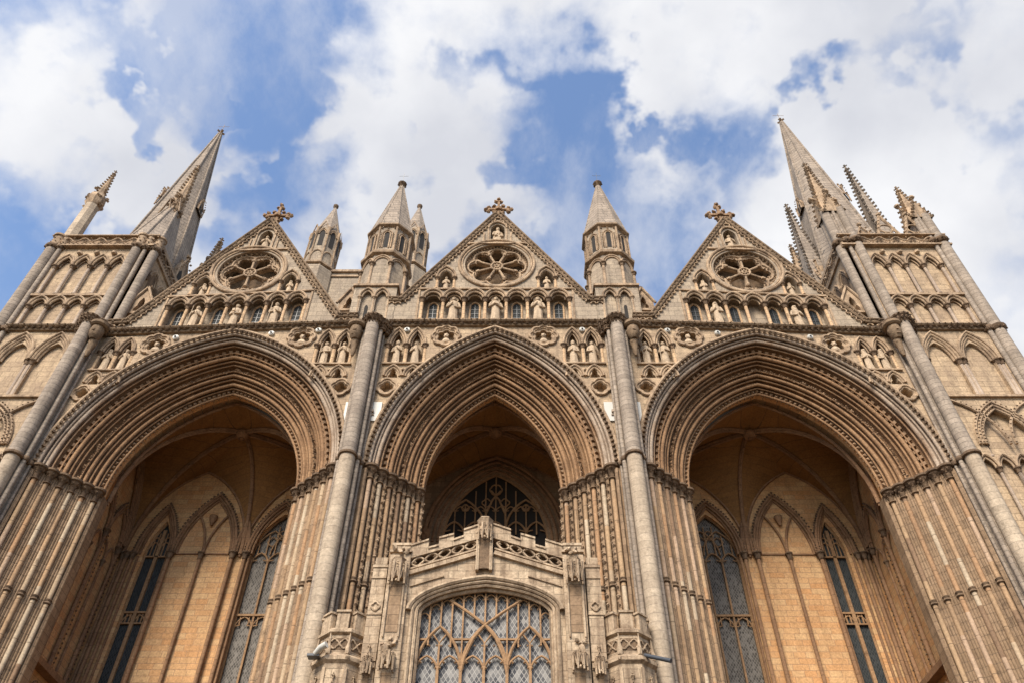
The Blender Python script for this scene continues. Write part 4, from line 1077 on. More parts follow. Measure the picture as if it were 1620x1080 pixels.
# ================================================================== corner towers
def corner_tower(s, label):
    x0, x1, yb = 15.72, 20.4, 7.0
    xc, yc = (x0 + x1) / 2 + .05, 3.6
    t = thing('corner_tower', label, 'tower', (s * xc, yc, 0), 'corner towers at the ends of the front')
    B = MB(s)
    cx = [16.98 + .78 * i - .04 for i in range(4)]
    loops = [[(x0 + .3, 0), (x1, 0), (x1, 30.6), (x0 + .3, 30.6)]]
    def band(z0, zc, h, n, a, sp):
        L_ = [(a + .03, z0)]
        for i in range(n): L_ += arch2(a + sp * (i + .5), sp / 2 - .04, zc, h, 5)
        L_.append((a + n * sp - .03, z0)); return L_
    loops.append(band(25.42, 26.6, .45, 4, 16.56, .775))
    loops.append(band(27.4, 29.28, .60, 4, 16.56, .775))
    for xx in (17.47, 18.9): loops.append(niche_loop(xx, .55, 21.6, 23.4, .95, 8))
    deep = niche_loop(18.3, .92, 18.72, 19.25, 1.55, 10); loops.append(deep)
    loops.append(band(13.5, 18.2, .45, 5, 16.75, .62))
    B.plate(loops, .05, .20)
    lp = loops[0]
    B.plate([lp, deep], .20, .20, side=False); B.plate([deep], .20, .62); B.plate([deep], .62, .62, side=False)
    B.add([(x, y, z) for z in (0, 30.6) for x, y in ((x0, .3), (x1, .05), (x1, yb), (x0, yb))], [(1, 2, 6, 5), (2, 3, 7, 6), (3, 0, 4, 7), (4, 5, 6, 7)])
    w_ = B.build('tower_wall', 'ashlar', t, smooth=False)
    F = MB(s); S = MB(s); K = MB(s)
    for i in range(4):
        x = 16.56 + .775 * (i + .5); F.mark()
        hood(F, x, .39, 26.6, .56, -.03, .05); hood(F, x, .30, 26.6, .44, .03, .045); hood(F, x, .24, 26.6, .36, .14, .03)
        hood(F, x, .39, 29.28, .75, -.03, .05); hood(F, x, .30, 29.28, .6, .03, .045); hood(F, x, .24, 29.28, .5, .14, .03)
        if i < 3: F.mark(); F.knob((x + .3875, -.02, 30.15), .14, jit=.1)
    for i in range(5):
        x = 16.56 + .775 * i
        column(S, x, .07, 25.4, 26.64, .07, K, 9, 2.1, .22); column(S, x, .07, 27.35, 29.32, .07, K, 9, 2.1, .22)
    F.mark(); F.box(16.4, 20.0, -.06, .05, 27.18, 27.30); F.mark(); F.box(16.4, 20.0, -.05, .05, 25.3, 25.4)
    for xx in (17.47, 18.9):
        F.mark()
        for q, y in ((0, -.07), (.09, -.01), (.17, .04), (.24, .12)):
            hood(F, xx, .72 - q, 23.4, 1.45 - q * 1.5, y, .055)
    for xx in (16.86, 18.10, 18.26, 19.55, 19.7): column(S, xx, .08, 21.5, 23.44, .075, K, 9, 2.1, .26)
    for j in range(9): K.knob((18.18, .12, 21.6 + j * .17), .05, lo=True)
    F.box(16.6, 20.1, -.06, .05, 21.42, 21.52)
    for xx, wd, h in ((18.3, 1.16, 1.95), (18.3, 1.04, 1.78), (18.3, .94, 1.6), (16.7, 1.5, 2.1), (19.9, 1.5, 2.1)):
        F.mark()
        if xx - wd < 16.5:
            P = [p for p in arch2(xx, wd, 19.2, h, 16) if p[0] > 16.6]
        else: P = arch2(xx, wd, 19.2, h, 14)
        P = [p for p in P if p[0] < 19.95]
        F.tube(to3(P, -.02), .055, 6)
        for x, z in P[::1]: K.knob((x, -.06, z + .06), .045, lo=True)
    F.mark()
    for c2 in (17.83, 18.77): F.tube([(x, .42, z) for x, z in arch2(c2, .46, 18.9, 1.0, 9)], .05, 6)
    F.lathe(18.3, .40, [(.05, 18.7), (.05, 19.0), (.1, 19.1)], 8)
    for x in (17.38, 19.22): column(S, x, .12, 18.72, 19.27, .06, K, 8, 2.1, .2)
    for i in range(5):
        x = 16.75 + .62 * (i + .5); F.mark(); hood(F, x, .31, 18.2, .55, -.02, .05); hood(F, x, .22, 18.2, .42, .04, .04)
    for i in range(6): column(S, 16.75 + .62 * i, .07, 13.5, 18.24, .06, K, 9, 2.1, .22)
    F.build('arch_moulding', 'trim', w_); S.build('shaft', 'shaftgrey', w_); K.build('capital', 'dark', w_)
    if s > 0:
        V = MB(s); V.plate([niche_loop(18.2, .1, 27.6, 28.8, .2, 4)], .18, .195); V.build('slit_window', 'void', w_, smooth=False)
    # inner flank, in shade, with its arches
    F = MB(s); D = MB(s); K = MB(s)
    for y in (1.5, 3.3, 5.0):
        for q in (-.45, .45):
            F.tube([(x0 - .04, a, z) for a, z in arch2(y + q, .42, 29.28, .75, 7)], .06, 6); F.tube([(x0 - .01, a, z) for a, z in arch2(y + q, .3, 29.28, .6, 7)], .05, 6)
            F.tube([(x0 - .04, a, z) for a, z in arch2(y + q, .42, 26.6, .75, 7)], .06, 6)
            K.lathe(x0 - .03, y + q - .45, [(.05, 29.0), (.14, 29.24), (.14, 29.3)], 8)
            L_ = niche_loop(y + q, .27, 27.6, 29.28, .55, 5); D.add([(x0 - .012, a, z) for a, z in L_], [tuple(range(len(L_)))])
    fl = F.build('flank_arches', 'trim', w_); D.build('flank_arch_shade', 'dark', w_); K.build('flank_capitals', 'dark', w_)  # flat dark faces paint the shade inside the flank arches
    # corner rolls
    R = MB(s)
    for x, y, r in ((15.66, .18, .2), (16.02, .0, .09), (16.40, -.02, .215), (15.68, 6.9, .22)):
        R.mark(); R.lathe(x, y, [(r, 24.9), (r * .97, 30.7)], 16)
    for x, y, r in ((20.30, .02, .25), (19.92, -.02, .10), (20.55, .45, .22), (20.5, 6.9, .22)):
        R.mark(); R.lathe(x, y, [(r * 1.1, 0), (r, 30.7)], 16)
    R.build('corner_roll', 'roll', w_)
    K = MB(s)
    for z in (ZS - .06, 25.1):
        for x, y, r in ((20.30, .02, .34), (19.92, 0, .2), (20.55, .45, .3)):
            K.lathe(x, y, [(r * .8, z - .16), (r * 1.05, z - .05), (r * 1.05, z + .05), (r * .8, z + .12)], 16)
            for i in range(10): K.knob((x + r * .95 * math.cos(i * .63), y + r * .95 * math.sin(i * .63), z - .12), .06, jit=.4, lo=True)
    K.build('roll_collars', 'dark', w_)
    # string course continuing the cornice
    cornice(s, 16.75, 19.85, 25.02, 25.02, y=.05, parent=t)
    # parapet with wavy openwork between two strings, all round
    P = MB(s); K = MB(s)
    for (ax, ay, bx, by, nx, ny) in ((x0 + .1, 0, x1, 0, 0, -1), (x0, .1, x0, yb, -1, 0), (x1, .1, x1, yb, 1, 0)):
        d = np.array((bx - ax, by - ay, 0.0)); l = np.linalg.norm(d); d /= l; nn = np.array((nx, ny, 0.0)); a = np.array((ax, ay, 0.0))
        for z, o, wz, wo in ((30.60, .10, .09, .24), (31.38, .06, .06, .20), (30.76, .04, .04, .12)):
            p = a + nn * o * .5 - d * .2; q = a + nn * o * .5 + d * (l + .2)
            P.bar((p[0], p[1], z), (q[0], q[1], z), wz if nx else wo, wo if nx else wz, ref=(0, 0, 1)) if nx else P.bar((p[0], p[1], z), (q[0], q[1], z), wz, wo, ref=(0, 1, 0))
        p = a - nn * .06; q = p + d * l
        V = [(p[0], p[1], 30.6), (q[0], q[1], 30.6), (q[0], q[1], 31.35), (p[0], p[1], 31.35)]; P.add(V, [(0, 1, 2, 3)])
        k = int(l / .36)
        wave = [a + nn * .06 + d * l * i / (k * 6) + np.array((0, 0, 31.08 + .13 * math.sin(i * PI / 6 + .3))) for i in range(k * 6 + 1)]
        P.tube(wave, .035, 5)
        for i in range(k * 2):
            c_ = a + nn * .14 + d * l * (i + .5) / (k * 2); K.knob((c_[0], c_[1], 30.70), .055, lo=True)
            c_ = a + nn * .05 + d * l * (i + .5) / (k * 2) + np.array((0, 0, 31.08 + .16 * (1 if i % 2 else -1)))
            P.knob(c_, .045, lo=True)
    for x, y, r in ((15.66, .18, .27), (16.02, .0, .2), (16.40, -.02, .28), (20.30, .02, .32), (19.96, 0, .18), (20.5, .45, .28)):
        zc_ = 30.5 if s < 0 else 30.95
        K.lathe(x, y, [(r * .75, zc_ - .12), (r * 1.0, zc_ - .02), (r * 1.08, zc_ + .04), (r * 1.02, zc_ + .12), (r * .8, zc_ + .18)], 16)
        for i in range(10): K.knob((x + r * 1.0 * math.cos(i * .63), y + r * 1.0 * math.sin(i * .63), zc_ - .04), .06, jit=.4, lo=True)
        if s < 0:
            P.lathe(x, y + .05, [(r * .8, 30.6), (r * .8, 31.3), (r, 31.33), (r, 31.43), (r * .8, 31.45)], 14)
            for i in range(14): P.knob((x + r * .82 * math.cos(i * .45), y + .05 + r * .82 * math.sin(i * .45), 31.0 + (.12 if i % 2 else -.12)), .05, lo=True)
    if s > 0:
        U = MB(s)
        for x, y, r in ((15.70, .2, .19), (16.04, .02, .08), (16.40, 0, .2), (20.28, .04, .23), (19.93, 0, .09), (20.5, .47, .2)):
            U.mark(); U.lathe(x, y, [(r, 30.9), (r * .93, 33.55 if x < 18 else 33.0)], 14)
        U.build('pinnacle_roll', 'roll', t)
    pp = P.build('parapet', 'trim', t); K.build('ballflowers', 'dark', pp)
    # great octagonal spire
    zt = 47.3 if s < 0 else 48.6
    k8 = 1 / math.cos(PI / 8); zb = 31.2
    sx = xc; Rr = 1.92 if s < 0 else 2.08
    B = MB(s); B.lathe(sx, yc, [(Rr * k8, zb), (Rr * k8 * .515, zb + (zt - zb) * .49), (.10, zt)], 8, PI / 8)
    for i in range(8):
        a = PI / 8 + i * PI / 4
        B.tube([(sx + Rr * k8 * math.cos(a), yc + Rr * k8 * math.sin(a), zb), (sx + .1 * math.cos(a), yc + .1 * math.sin(a), zt)], .06, 6)
    sp = B.build('spire', 'spire', t)
    F = MB(s); crocket_finial(F, sx, yc, zt + .15, .28); F.bar((sx, yc, zt + .3), (sx, yc, zt + 1.2), .018); F.bar((sx - .36, yc, zt + .95), (sx + .36, yc, zt + .95), .016)
    F.build('finial', 'trim', sp)
    # gabled spire lights (lucarnes) on four faces, low and mid height
    for a, z, sc_ in ((-PI / 2, 32.0, 1.0), (PI, 32.0, 1.0), (0, 32.0, 1.0), (-PI / 2 + PI / 4, 38.6, .55), (PI, 38.6, .5), (0, 38.6, .5)):
        L_ = MB(s); Rz = Rr * (1 - (z - zb) / (zt - zb)) + .08
        nx, ny = math.cos(a), math.sin(a); tx, ty = -ny, nx
        def q_(u, o, zz_): return (sx + nx * (Rz + o) + tx * u, yc + ny * (Rz + o) + ty * u, z + zz_)
        h = 2.2 * sc_; hw = .62 * sc_
        V = [q_(-hw, 0.08, 0), q_(hw, 0.08, 0), q_(hw, 0.0, h * .42), q_(0, -.12, h), q_(-hw, 0, h * .42)]
        Vb = [q_(-hw, -.7, 0), q_(hw, -.7, 0), q_(hw, -.7, h * .42), q_(0, -.8, h), q_(-hw, -.7, h * .42)]
        L_.add(V + Vb, [(0, 1, 2, 3, 4), (1, 6, 7, 2), (2, 7, 8, 3), (3, 8, 9, 4), (4, 9, 5, 0)])
        for m_ in (-1, 1):
            L_.tube([q_(m_ * hw * 1.08, .1, h * .30), q_(0, -.06, h * 1.06)], .05 * max(sc_, .7), 6)
            L_.tube([q_(m_ * hw, .12, -.1), q_(m_ * hw, .1, h * .55)], .06 * max(sc_, .7), 6); L_.knob(q_(m_ * hw, .1, h * .62), .1 * sc_)
            for j in range(5): L_.knob(q_(m_ * hw * (1 - j / 5), .14, h * (.36 + .64 * j / 5) + .05), .08 * max(sc_, .6), lo=True)
        L_.knob(q_(0, -.05, h * 1.12), .14 * sc_, jit=.3)
        lu = L_.build('lucarne', 'trim', sp)
        D = MB(s)
        for m_ in (-1, 1):
            P_ = [(u + m_ * hw * .4, v_) for u, v_ in niche_loop(0, hw * .26, .12 * sc_, h * .32, h * .16, 4)]
            D.add([q_(u, .09 - .04 * v_ / h, v_) for u, v_ in P_], [tuple(range(len(P_)))])
        D.build('openings', 'void', lu, smooth=False)
    # carved mid-height spirelet leaning on the front inner face: pinnacle growing out of the spire
    def pinn(x, y, z0, zs, z1, w_, shafts=True, cs=.1, name='pinnacle', croc=.34):
        Q = MB(s)
        if shafts:
            Q.lathe(x, y, [(w_ * 1.05, z0), (w_ * .95, zs)], 8, PI / 8)
            for i in range(4):
                a = PI / 4 + i * PI / 2; Q.lathe(x + w_ * 1.0 * math.cos(a), y + w_ * 1.0 * math.sin(a), [(w_ * .3, z0), (w_ * .3, zs)], 10)
        pn = Q.build(name, 'roll', t) if shafts else None
        G = MB(s)
        spirelet(G, x, y, zs - (.0 if shafts else 0), z1, w_ * 1.1, 8 if shafts else 4, None if shafts else PI / 4, croc, cs)
        if shafts:
            for i in range(4):
                a = i * PI / 2; nx, ny = math.cos(a), math.sin(a); tx, ty = -ny, nx; hw = w_ * 1.05; hh = w_ * 2.9
                V = [(x + nx * w_ * 1.12 + tx * u, y + ny * w_ * 1.12 + ty * u, zs + v_) for u, v_ in ((-hw, -.2), (hw, -.2), (0, hh))]
                Vb = [(x + tx * u, y + ty * u, zs + v_) for u, v_ in ((-hw, -.2), (hw, -.2), (0, hh))]
                G.add(V + Vb, [(0, 1, 2), (1, 4, 5, 2), (2, 5, 3, 0)])
                for m_ in (-1, 1):
                    for j in range(6):
                        tt = j / 5; G.knob((x + nx * w_ * 1.15 + tx * m_ * hw * (1 - tt), y + ny * w_ * 1.15 + ty * m_ * hw * (1 - tt), zs - .1 + (hh + .1) * tt), cs * .9, jit=.35, lo=True)
                G.knob((x + nx * w_ * 1.2, y + ny * w_ * 1.2, zs + hh + .1), cs * 1.5, jit=.3)
        if pn is None: return G.build(name, 'spire', t)
        G.build('spirelet', 'trim', pn); return pn
    if s < 0:
        # broach rising from the inner front angle, ending in crocketed gablets on the spire
        Q = MB(s)
        bot = [(15.72, .25, 31.4), (16.3, -.12, 31.4), (17.0, -.05, 31.4), (17.75, 1.1, 31.4), (17.0, 2.2, 31.4), (15.72, 1.8, 31.4)]
        top = [(16.38, 1.15, 35.3), (16.58, .98, 35.3), (16.8, 1.0, 35.3), (17.1, 1.4, 35.3), (16.9, 1.95, 35.3), (16.42, 1.75, 35.3)]
        G_ = np.array([[np.array(a) * (1 - t) + np.array(b_) * t for a, b_ in zip(bot + bot[:1], top + top[:1])] for t in np.linspace(0, 1, 6)]); Q.grid(G_)
        for a, b_ in zip(bot[:4], top[:4]): Q.tube([a, b_], .055, 6)
        br_ = Q.build('broach', 'spire', t)
        G = MB(s)
        spirelet(G, 16.68, 1.38, 35.2, 39.7, .42, 8, None, .3, .10)
        for i in range(44): G.knob((16.62 + rnd.uniform(-.42, .42), 1.12 + rnd.uniform(-.3, .3), 35.2 + rnd.uniform(-.45, 1.1)), rnd.uniform(.07, .13), jit=.4, lo=True)
        for q in (-.25, .25): G.tube([(16.58 + q - .27, .85, 34.7), (16.58 + q, .88, 35.9), (16.58 + q + .27, .95, 34.7)], .05, 6)
        G.build('crocketed_gablets', 'trim', br_)
        # plain outer corner pinnacle with rich head
        Q = MB(s); Q.lathe(20.2, .45, [(.46, 31.4), (.36, 31.8), (.33, 34.6)], 8, PI / 8); pn = Q.build('pinnacle', 'rollpale', t)
        G = MB(s); G.lathe(20.2, .45, [(.33, 34.5), (.46, 34.8), (.40, 35.3), (.2, 35.6)], 8, PI / 8)
        for i in range(30): G.knob((20.2 + .42 * math.cos(i * 1.9), .45 + .42 * math.sin(i * 1.9), 34.6 + (i % 5) * .24), .10, jit=.4, lo=True)
        spirelet(G, 20.2, .45, 35.2, 37.7, .28, 8, None, .22, .075); G.build('spirelet', 'trim', pn)
        pinn(16.95, 6.8, 31.2, 36.6, 40.3, .40, True, .12, croc=.28)
        pinn(20.2, 6.8, 31.2, 34.0, 38.0, .4, True, .09)
    else:
        pinn(16.10, .45, 31.4, 33.55, 38.2, .45, True, .12, croc=.3)
        pinn(20.12, .42, 31.4, 33.0, 35.9, .44, True, .11, croc=.26)
        pinn(17.2, 6.8, 31.2, 36.0, 39.6, .42, True, .11, croc=.28)
        pinn(20.3, 6.7, 31.2, 34.5, 38.5, .42, True, .10)
        pinn(15.95, 3.4, 31.5, 31.5, 38.8, .62, False, .11, 'tall_spirelet', .3)
        pinn(20.45, 3.4, 31.5, 31.5, 42.9, .72, False, .11, 'tall_spirelet', .34)
        # traceried gables on the parapet before the tall spirelets
        for (gx, gy, ax_, ay_) in ((15.75, 3.4, 0, 1), (20.5, 3.4, 0, 1), (18.2, .12, 1, 0), (19.5, .12, 1, 0)):
            G = MB(s); hw = .75 if ay_ else .55; hh = 2.3 if ay_ else 1.7
            P3 = lambda u, z: (gx + ax_ * u, gy + ay_ * u, 31.45 + z)
            for m_ in (-1, 1):
                G.tube([P3(m_ * hw, 0), P3(0, hh)], .07, 6)
                for j in range(6): G.knob(P3(m_ * hw * (1 - j / 6), hh * j / 6 + .1), .09, jit=.35, lo=True)
            G.tube([P3(.3 * math.cos(a), hh * .38 + .3 * math.sin(a)) for a in np.arange(16) * PI / 8], .04, 5, closed=True)
            for q in (-.28, .28): G.tube([P3(q + u, z) for u, z in arch2(0, .22, .1, .4, 6)], .04, 5)
            G.knob(P3(0, hh + .1), .15, jit=.3)
            G.build('traceried_gable', 'trim', t)
corner_tower(-1, 'left corner tower with octagonal broach spire and one slim pinnacle')
corner_tower(1, 'right corner tower with octagonal spire among several crocketed spirelets')

# ================================================================== tower far behind, on the left
rt = thing('rear_tower', 'plain square tower with two small octagonal spired turrets standing behind the left gable', 'tower', (-9, 12, 0))
B = MB(); B.box(-12.9, -5.3, 10.6, 17, 24, 41.85); wl = B.build('tower_wall', 'gable', rt, smooth=False)
B = MB(); B.box(-12.95, -5.25, 10.5, 10.6, 41.4, 41.55); B.box(-13.0, -5.2, 10.45, 17, 41.85, 42.05)
for i in range(9):
    x = -12.2 + .8 * i
    hood(B, x, .38, 36.9, .6, 10.55, .06); hood(B, x, .28, 36.9, .45, 10.58, .05)
B.build('strings', 'trim', wl)
V = MB()
for i in range(9): V.plate([niche_loop(-12.2 + .8 * i, .22, 35.4, 36.9, .36, 4)], 10.585, 10.595)
V.build('arcade_openings', 'void', wl, smooth=False)
for xc, a in ((-12.25, .95), (-6.15, .9)):
    yc = 10.9; k8 = 1 / math.cos(PI / 8)
    T = MB(); T.lathe(xc, yc, [(1.15 * k8, 38), (1.12 * k8, 41.7), (a * 1.0 * k8, 42.0), (a * .97 * k8, 46.1)], 8, PI / 8); tt_ = T.build('turret', 'gable', rt, smooth=False)
    F = MB(); D = MB()
    for i in range(8):
        an = i * PI / 4; nx, ny = math.cos(an), math.sin(an); tx, ty = -ny, nx
        def q_(u, z, o=.0): return (xc + nx * (a * .985 + o) + tx * u, yc + ny * (a * .985 + o) + ty * u, z)
        P_ = niche_loop(0, .17, 44.0, 45.4, .3, 4); D.add([q_(u, z, .01) for u, z in P_], [tuple(range(len(P_)))])
        for w_, h in ((.33, .6), (.24, .45)): F.tube([q_(u, z, .03) for u, z in arch2(0, w_, 45.3, h, 6)], .045, 5)
        F.tube([q_(-.42, 45.6, .04), q_(0, 46.75, .0), q_(.42, 45.6, .04)], .05, 5)
        F.tube([q_(u, z, .03) for u, z in arch2(0, .36, 43.0, .5, 6)], .05, 5)
        an += PI / 8; F.lathe(xc + a * k8 * math.cos(an), yc + a * k8 * math.sin(an), [(.07, 41.9), (.07, 45.3), (.13, 45.4), (.1, 46.0)], 7)
    F.lathe(xc, yc, [(a * k8, 42.0), (1.12 * k8, 42.05), (1.12 * k8, 42.2), (a * k8, 42.35)], 8, PI / 8)
    F.build('turret_mouldings', 'trim', tt_); D.build('openings', 'void', tt_, smooth=False)
    T = MB(); T.lathe(xc, yc, [(a * .98 * k8, 46.0), (.08, 49.7)], 8, PI / 8); sp = T.build('turret_spire', 'spire', rt)
    F = MB(); F.lathe(xc, yc, [(.08, 49.6), (.2, 49.8), (.2, 49.95), (.06, 50.1)], 8); F.build('finial', 'dark', sp)

# ================================================================== entrance porch
PY = -1.4
po = thing('entrance_porch', 'pale battered porch with battlements and a broad leaded window between the middle piers', 'porch', (0, PY, 0))
B = MB()
win = niche_loop(0, 1.86, 5.6, 12.22, .74, 12)
front_l = [(-2.2, 0), (2.2, 0), (2.2, 13.38), (.2, 14.05), (-.2, 14.05), (-2.2, 13.38)]
B.plate([front_l, win], PY, PY + .5)
B.add([(x, y, z) for z in (0, 13.9) for x, y in ((-2.2, PY + .5), (2.2, PY + .5), (2.2, 3.0), (-2.2, 3.0))], [(1, 2, 6, 5), (2, 3, 7, 6), (3, 0, 4, 7)])
B.add([(-2.2, PY, 13.36), (-.0, PY, 14.08), (2.2, PY, 13.36), (-2.2, 3, 13.36), (0, 3, 14.08), (2.2, 3, 13.36)], [(0, 1, 4, 3), (1, 2, 5, 4)])
pw = B.build('porch_front', 'porch', po, smooth=False)
F = MB()
for o, y, r in ((.26, -.08, .075), (.15, -.03, .055), (.05, .03, .05), (-.04, .14, .06)):
    F.tube(to3([(-1.86 - o, 9)] + arch2(0, 1.86 + o, 12.22, .74 + o * .9, 12) + [(1.86 + o, 9)] if o < .2 else arch2(0, 1.86 + o, 12.22, .74 + o * .95, 12), PY + y), r, 7)
for q in (-1, 1):
    F.bar((q * 2.2, PY - .03, 13.34), (q * .22, PY - .03, 14.0), .12, .14); F.bar((q * 2.2, PY - .02, 13.48), (q * .22, PY - .02, 14.15), .05, .1)
    F.bar((q * 2.15, PY - .02, 12.95), (q * 1.2, PY - .02, 13.27), .03, .05)
F.build('window_arch_mouldings', 'porchtrim', pw)
# pierced wavy parapet
T = MB()
for q in (-1, 1):
    for ph in (0, PI):
        T.tube([(q * (.28 + 1.9 * t_), PY + .02, 14.16 - .68 * t_ + .20 + .13 * math.sin(t_ * 2.5 * 2 * PI + ph)) for t_ in np.linspace(0, 1, 40)], .035, 6)
    for i in range(10):
        t_ = (i + .5) / 10
        T.knob((q * (.28 + 1.9 * t_), PY + .02, 14.36 - .68 * t_ + .1 * math.sin(i * 2.1)), .05, jit=.35, lo=True)
T.build('wavy_tracery', 'porchtrim', pw)
Bk = MB()
for q in (-1, 1): Bk.add([(q * .2, PY + .2, 14.1), (q * 2.2, PY + .2, 13.4), (q * 2.2, PY + .2, 13.95), (q * .2, PY + .2, 14.6)], [(0, 1, 2, 3)])
Bk.build('parapet_backing', 'dark', pw, smooth=False)
Mm = MB()
def merlon(mb, xa, xb, za, zb, zla, zlb, y0=PY - .05, y1=PY + .28):
    V = [(x, y, z) for y in (y0, y1) for x, z in ((xa, zla), (xb, zlb), (xb, zb), (xa, za))]
    mb.add(V, [(0, 1, 2, 3), (7, 6, 5, 4), (0, 4, 5, 1), (1, 5, 6, 2), (2, 6, 7, 3), (3, 7, 4, 0)])
lowz = lambda x: 14.50 - (abs(x) - .2) * .335
for q in (-1, 1):
    for a, b_, za, zb in ((.16, .70, 14.95, 14.74), (.70, .99, 14.52, 14.40), (.99, 1.42, 14.60, 14.46), (1.42, 1.72, 14.22, 14.12), (1.72, 2.22, 14.40, 14.22)):
        xa, xb = q * a, q * b_; Mm.mark()
        merlon(Mm, xa, xb, za, zb, lowz(a), lowz(b_)); 
        Mm.add([(x, y, z) for x, z0_, in ((xa, za), (xb, zb)) for y in (PY - .09, PY + .32) for z in (z0_, z0_ + .06)], [(0, 2, 6, 4), (1, 5, 7, 3), (0, 4, 5, 1), (2, 3, 7, 6), (0, 1, 3, 2), (4, 6, 7, 5)])
Mm.build('battlement', 'porch', pw, smooth=False)
def canopy(mb, x, y, zt, zb, w_):
    """projecting vaulted niche canopy, tapering in a fringe of little gables"""
    mb.lathe(x, y, [(w_ * .85, zb + .1), (w_, zb + .2), (w_ * .8, (zt + zb) / 2), (w_ * .75, zt), (w_ * .9, zt + .06)], 6)
    for i in range(5):
        a = -PI + i * PI / 4; nx, ny = math.cos(a) * w_ * .95, math.sin(a) * w_ * .95
        tx, ty = -math.sin(a) * w_ * .33, math.cos(a) * w_ * .33
        mb.tube([(x + nx - tx, y + ny - ty, zb), (x + nx, y + ny, zb + .34), (x + nx + tx, y + ny + ty, zb)], .028, 5)
        mb.lathe(x + nx - tx, y + ny - ty, [(.03, zb - .1), (.035, zt - .05)], 5)
        for j in range(3): mb.knob((x + nx, y + ny, zb + .36 + j * (zt - zb - .4) / 3), .035, jit=.3, lo=True)
    mb.knob((x, y - w_ * .7, zb - .02), .05)
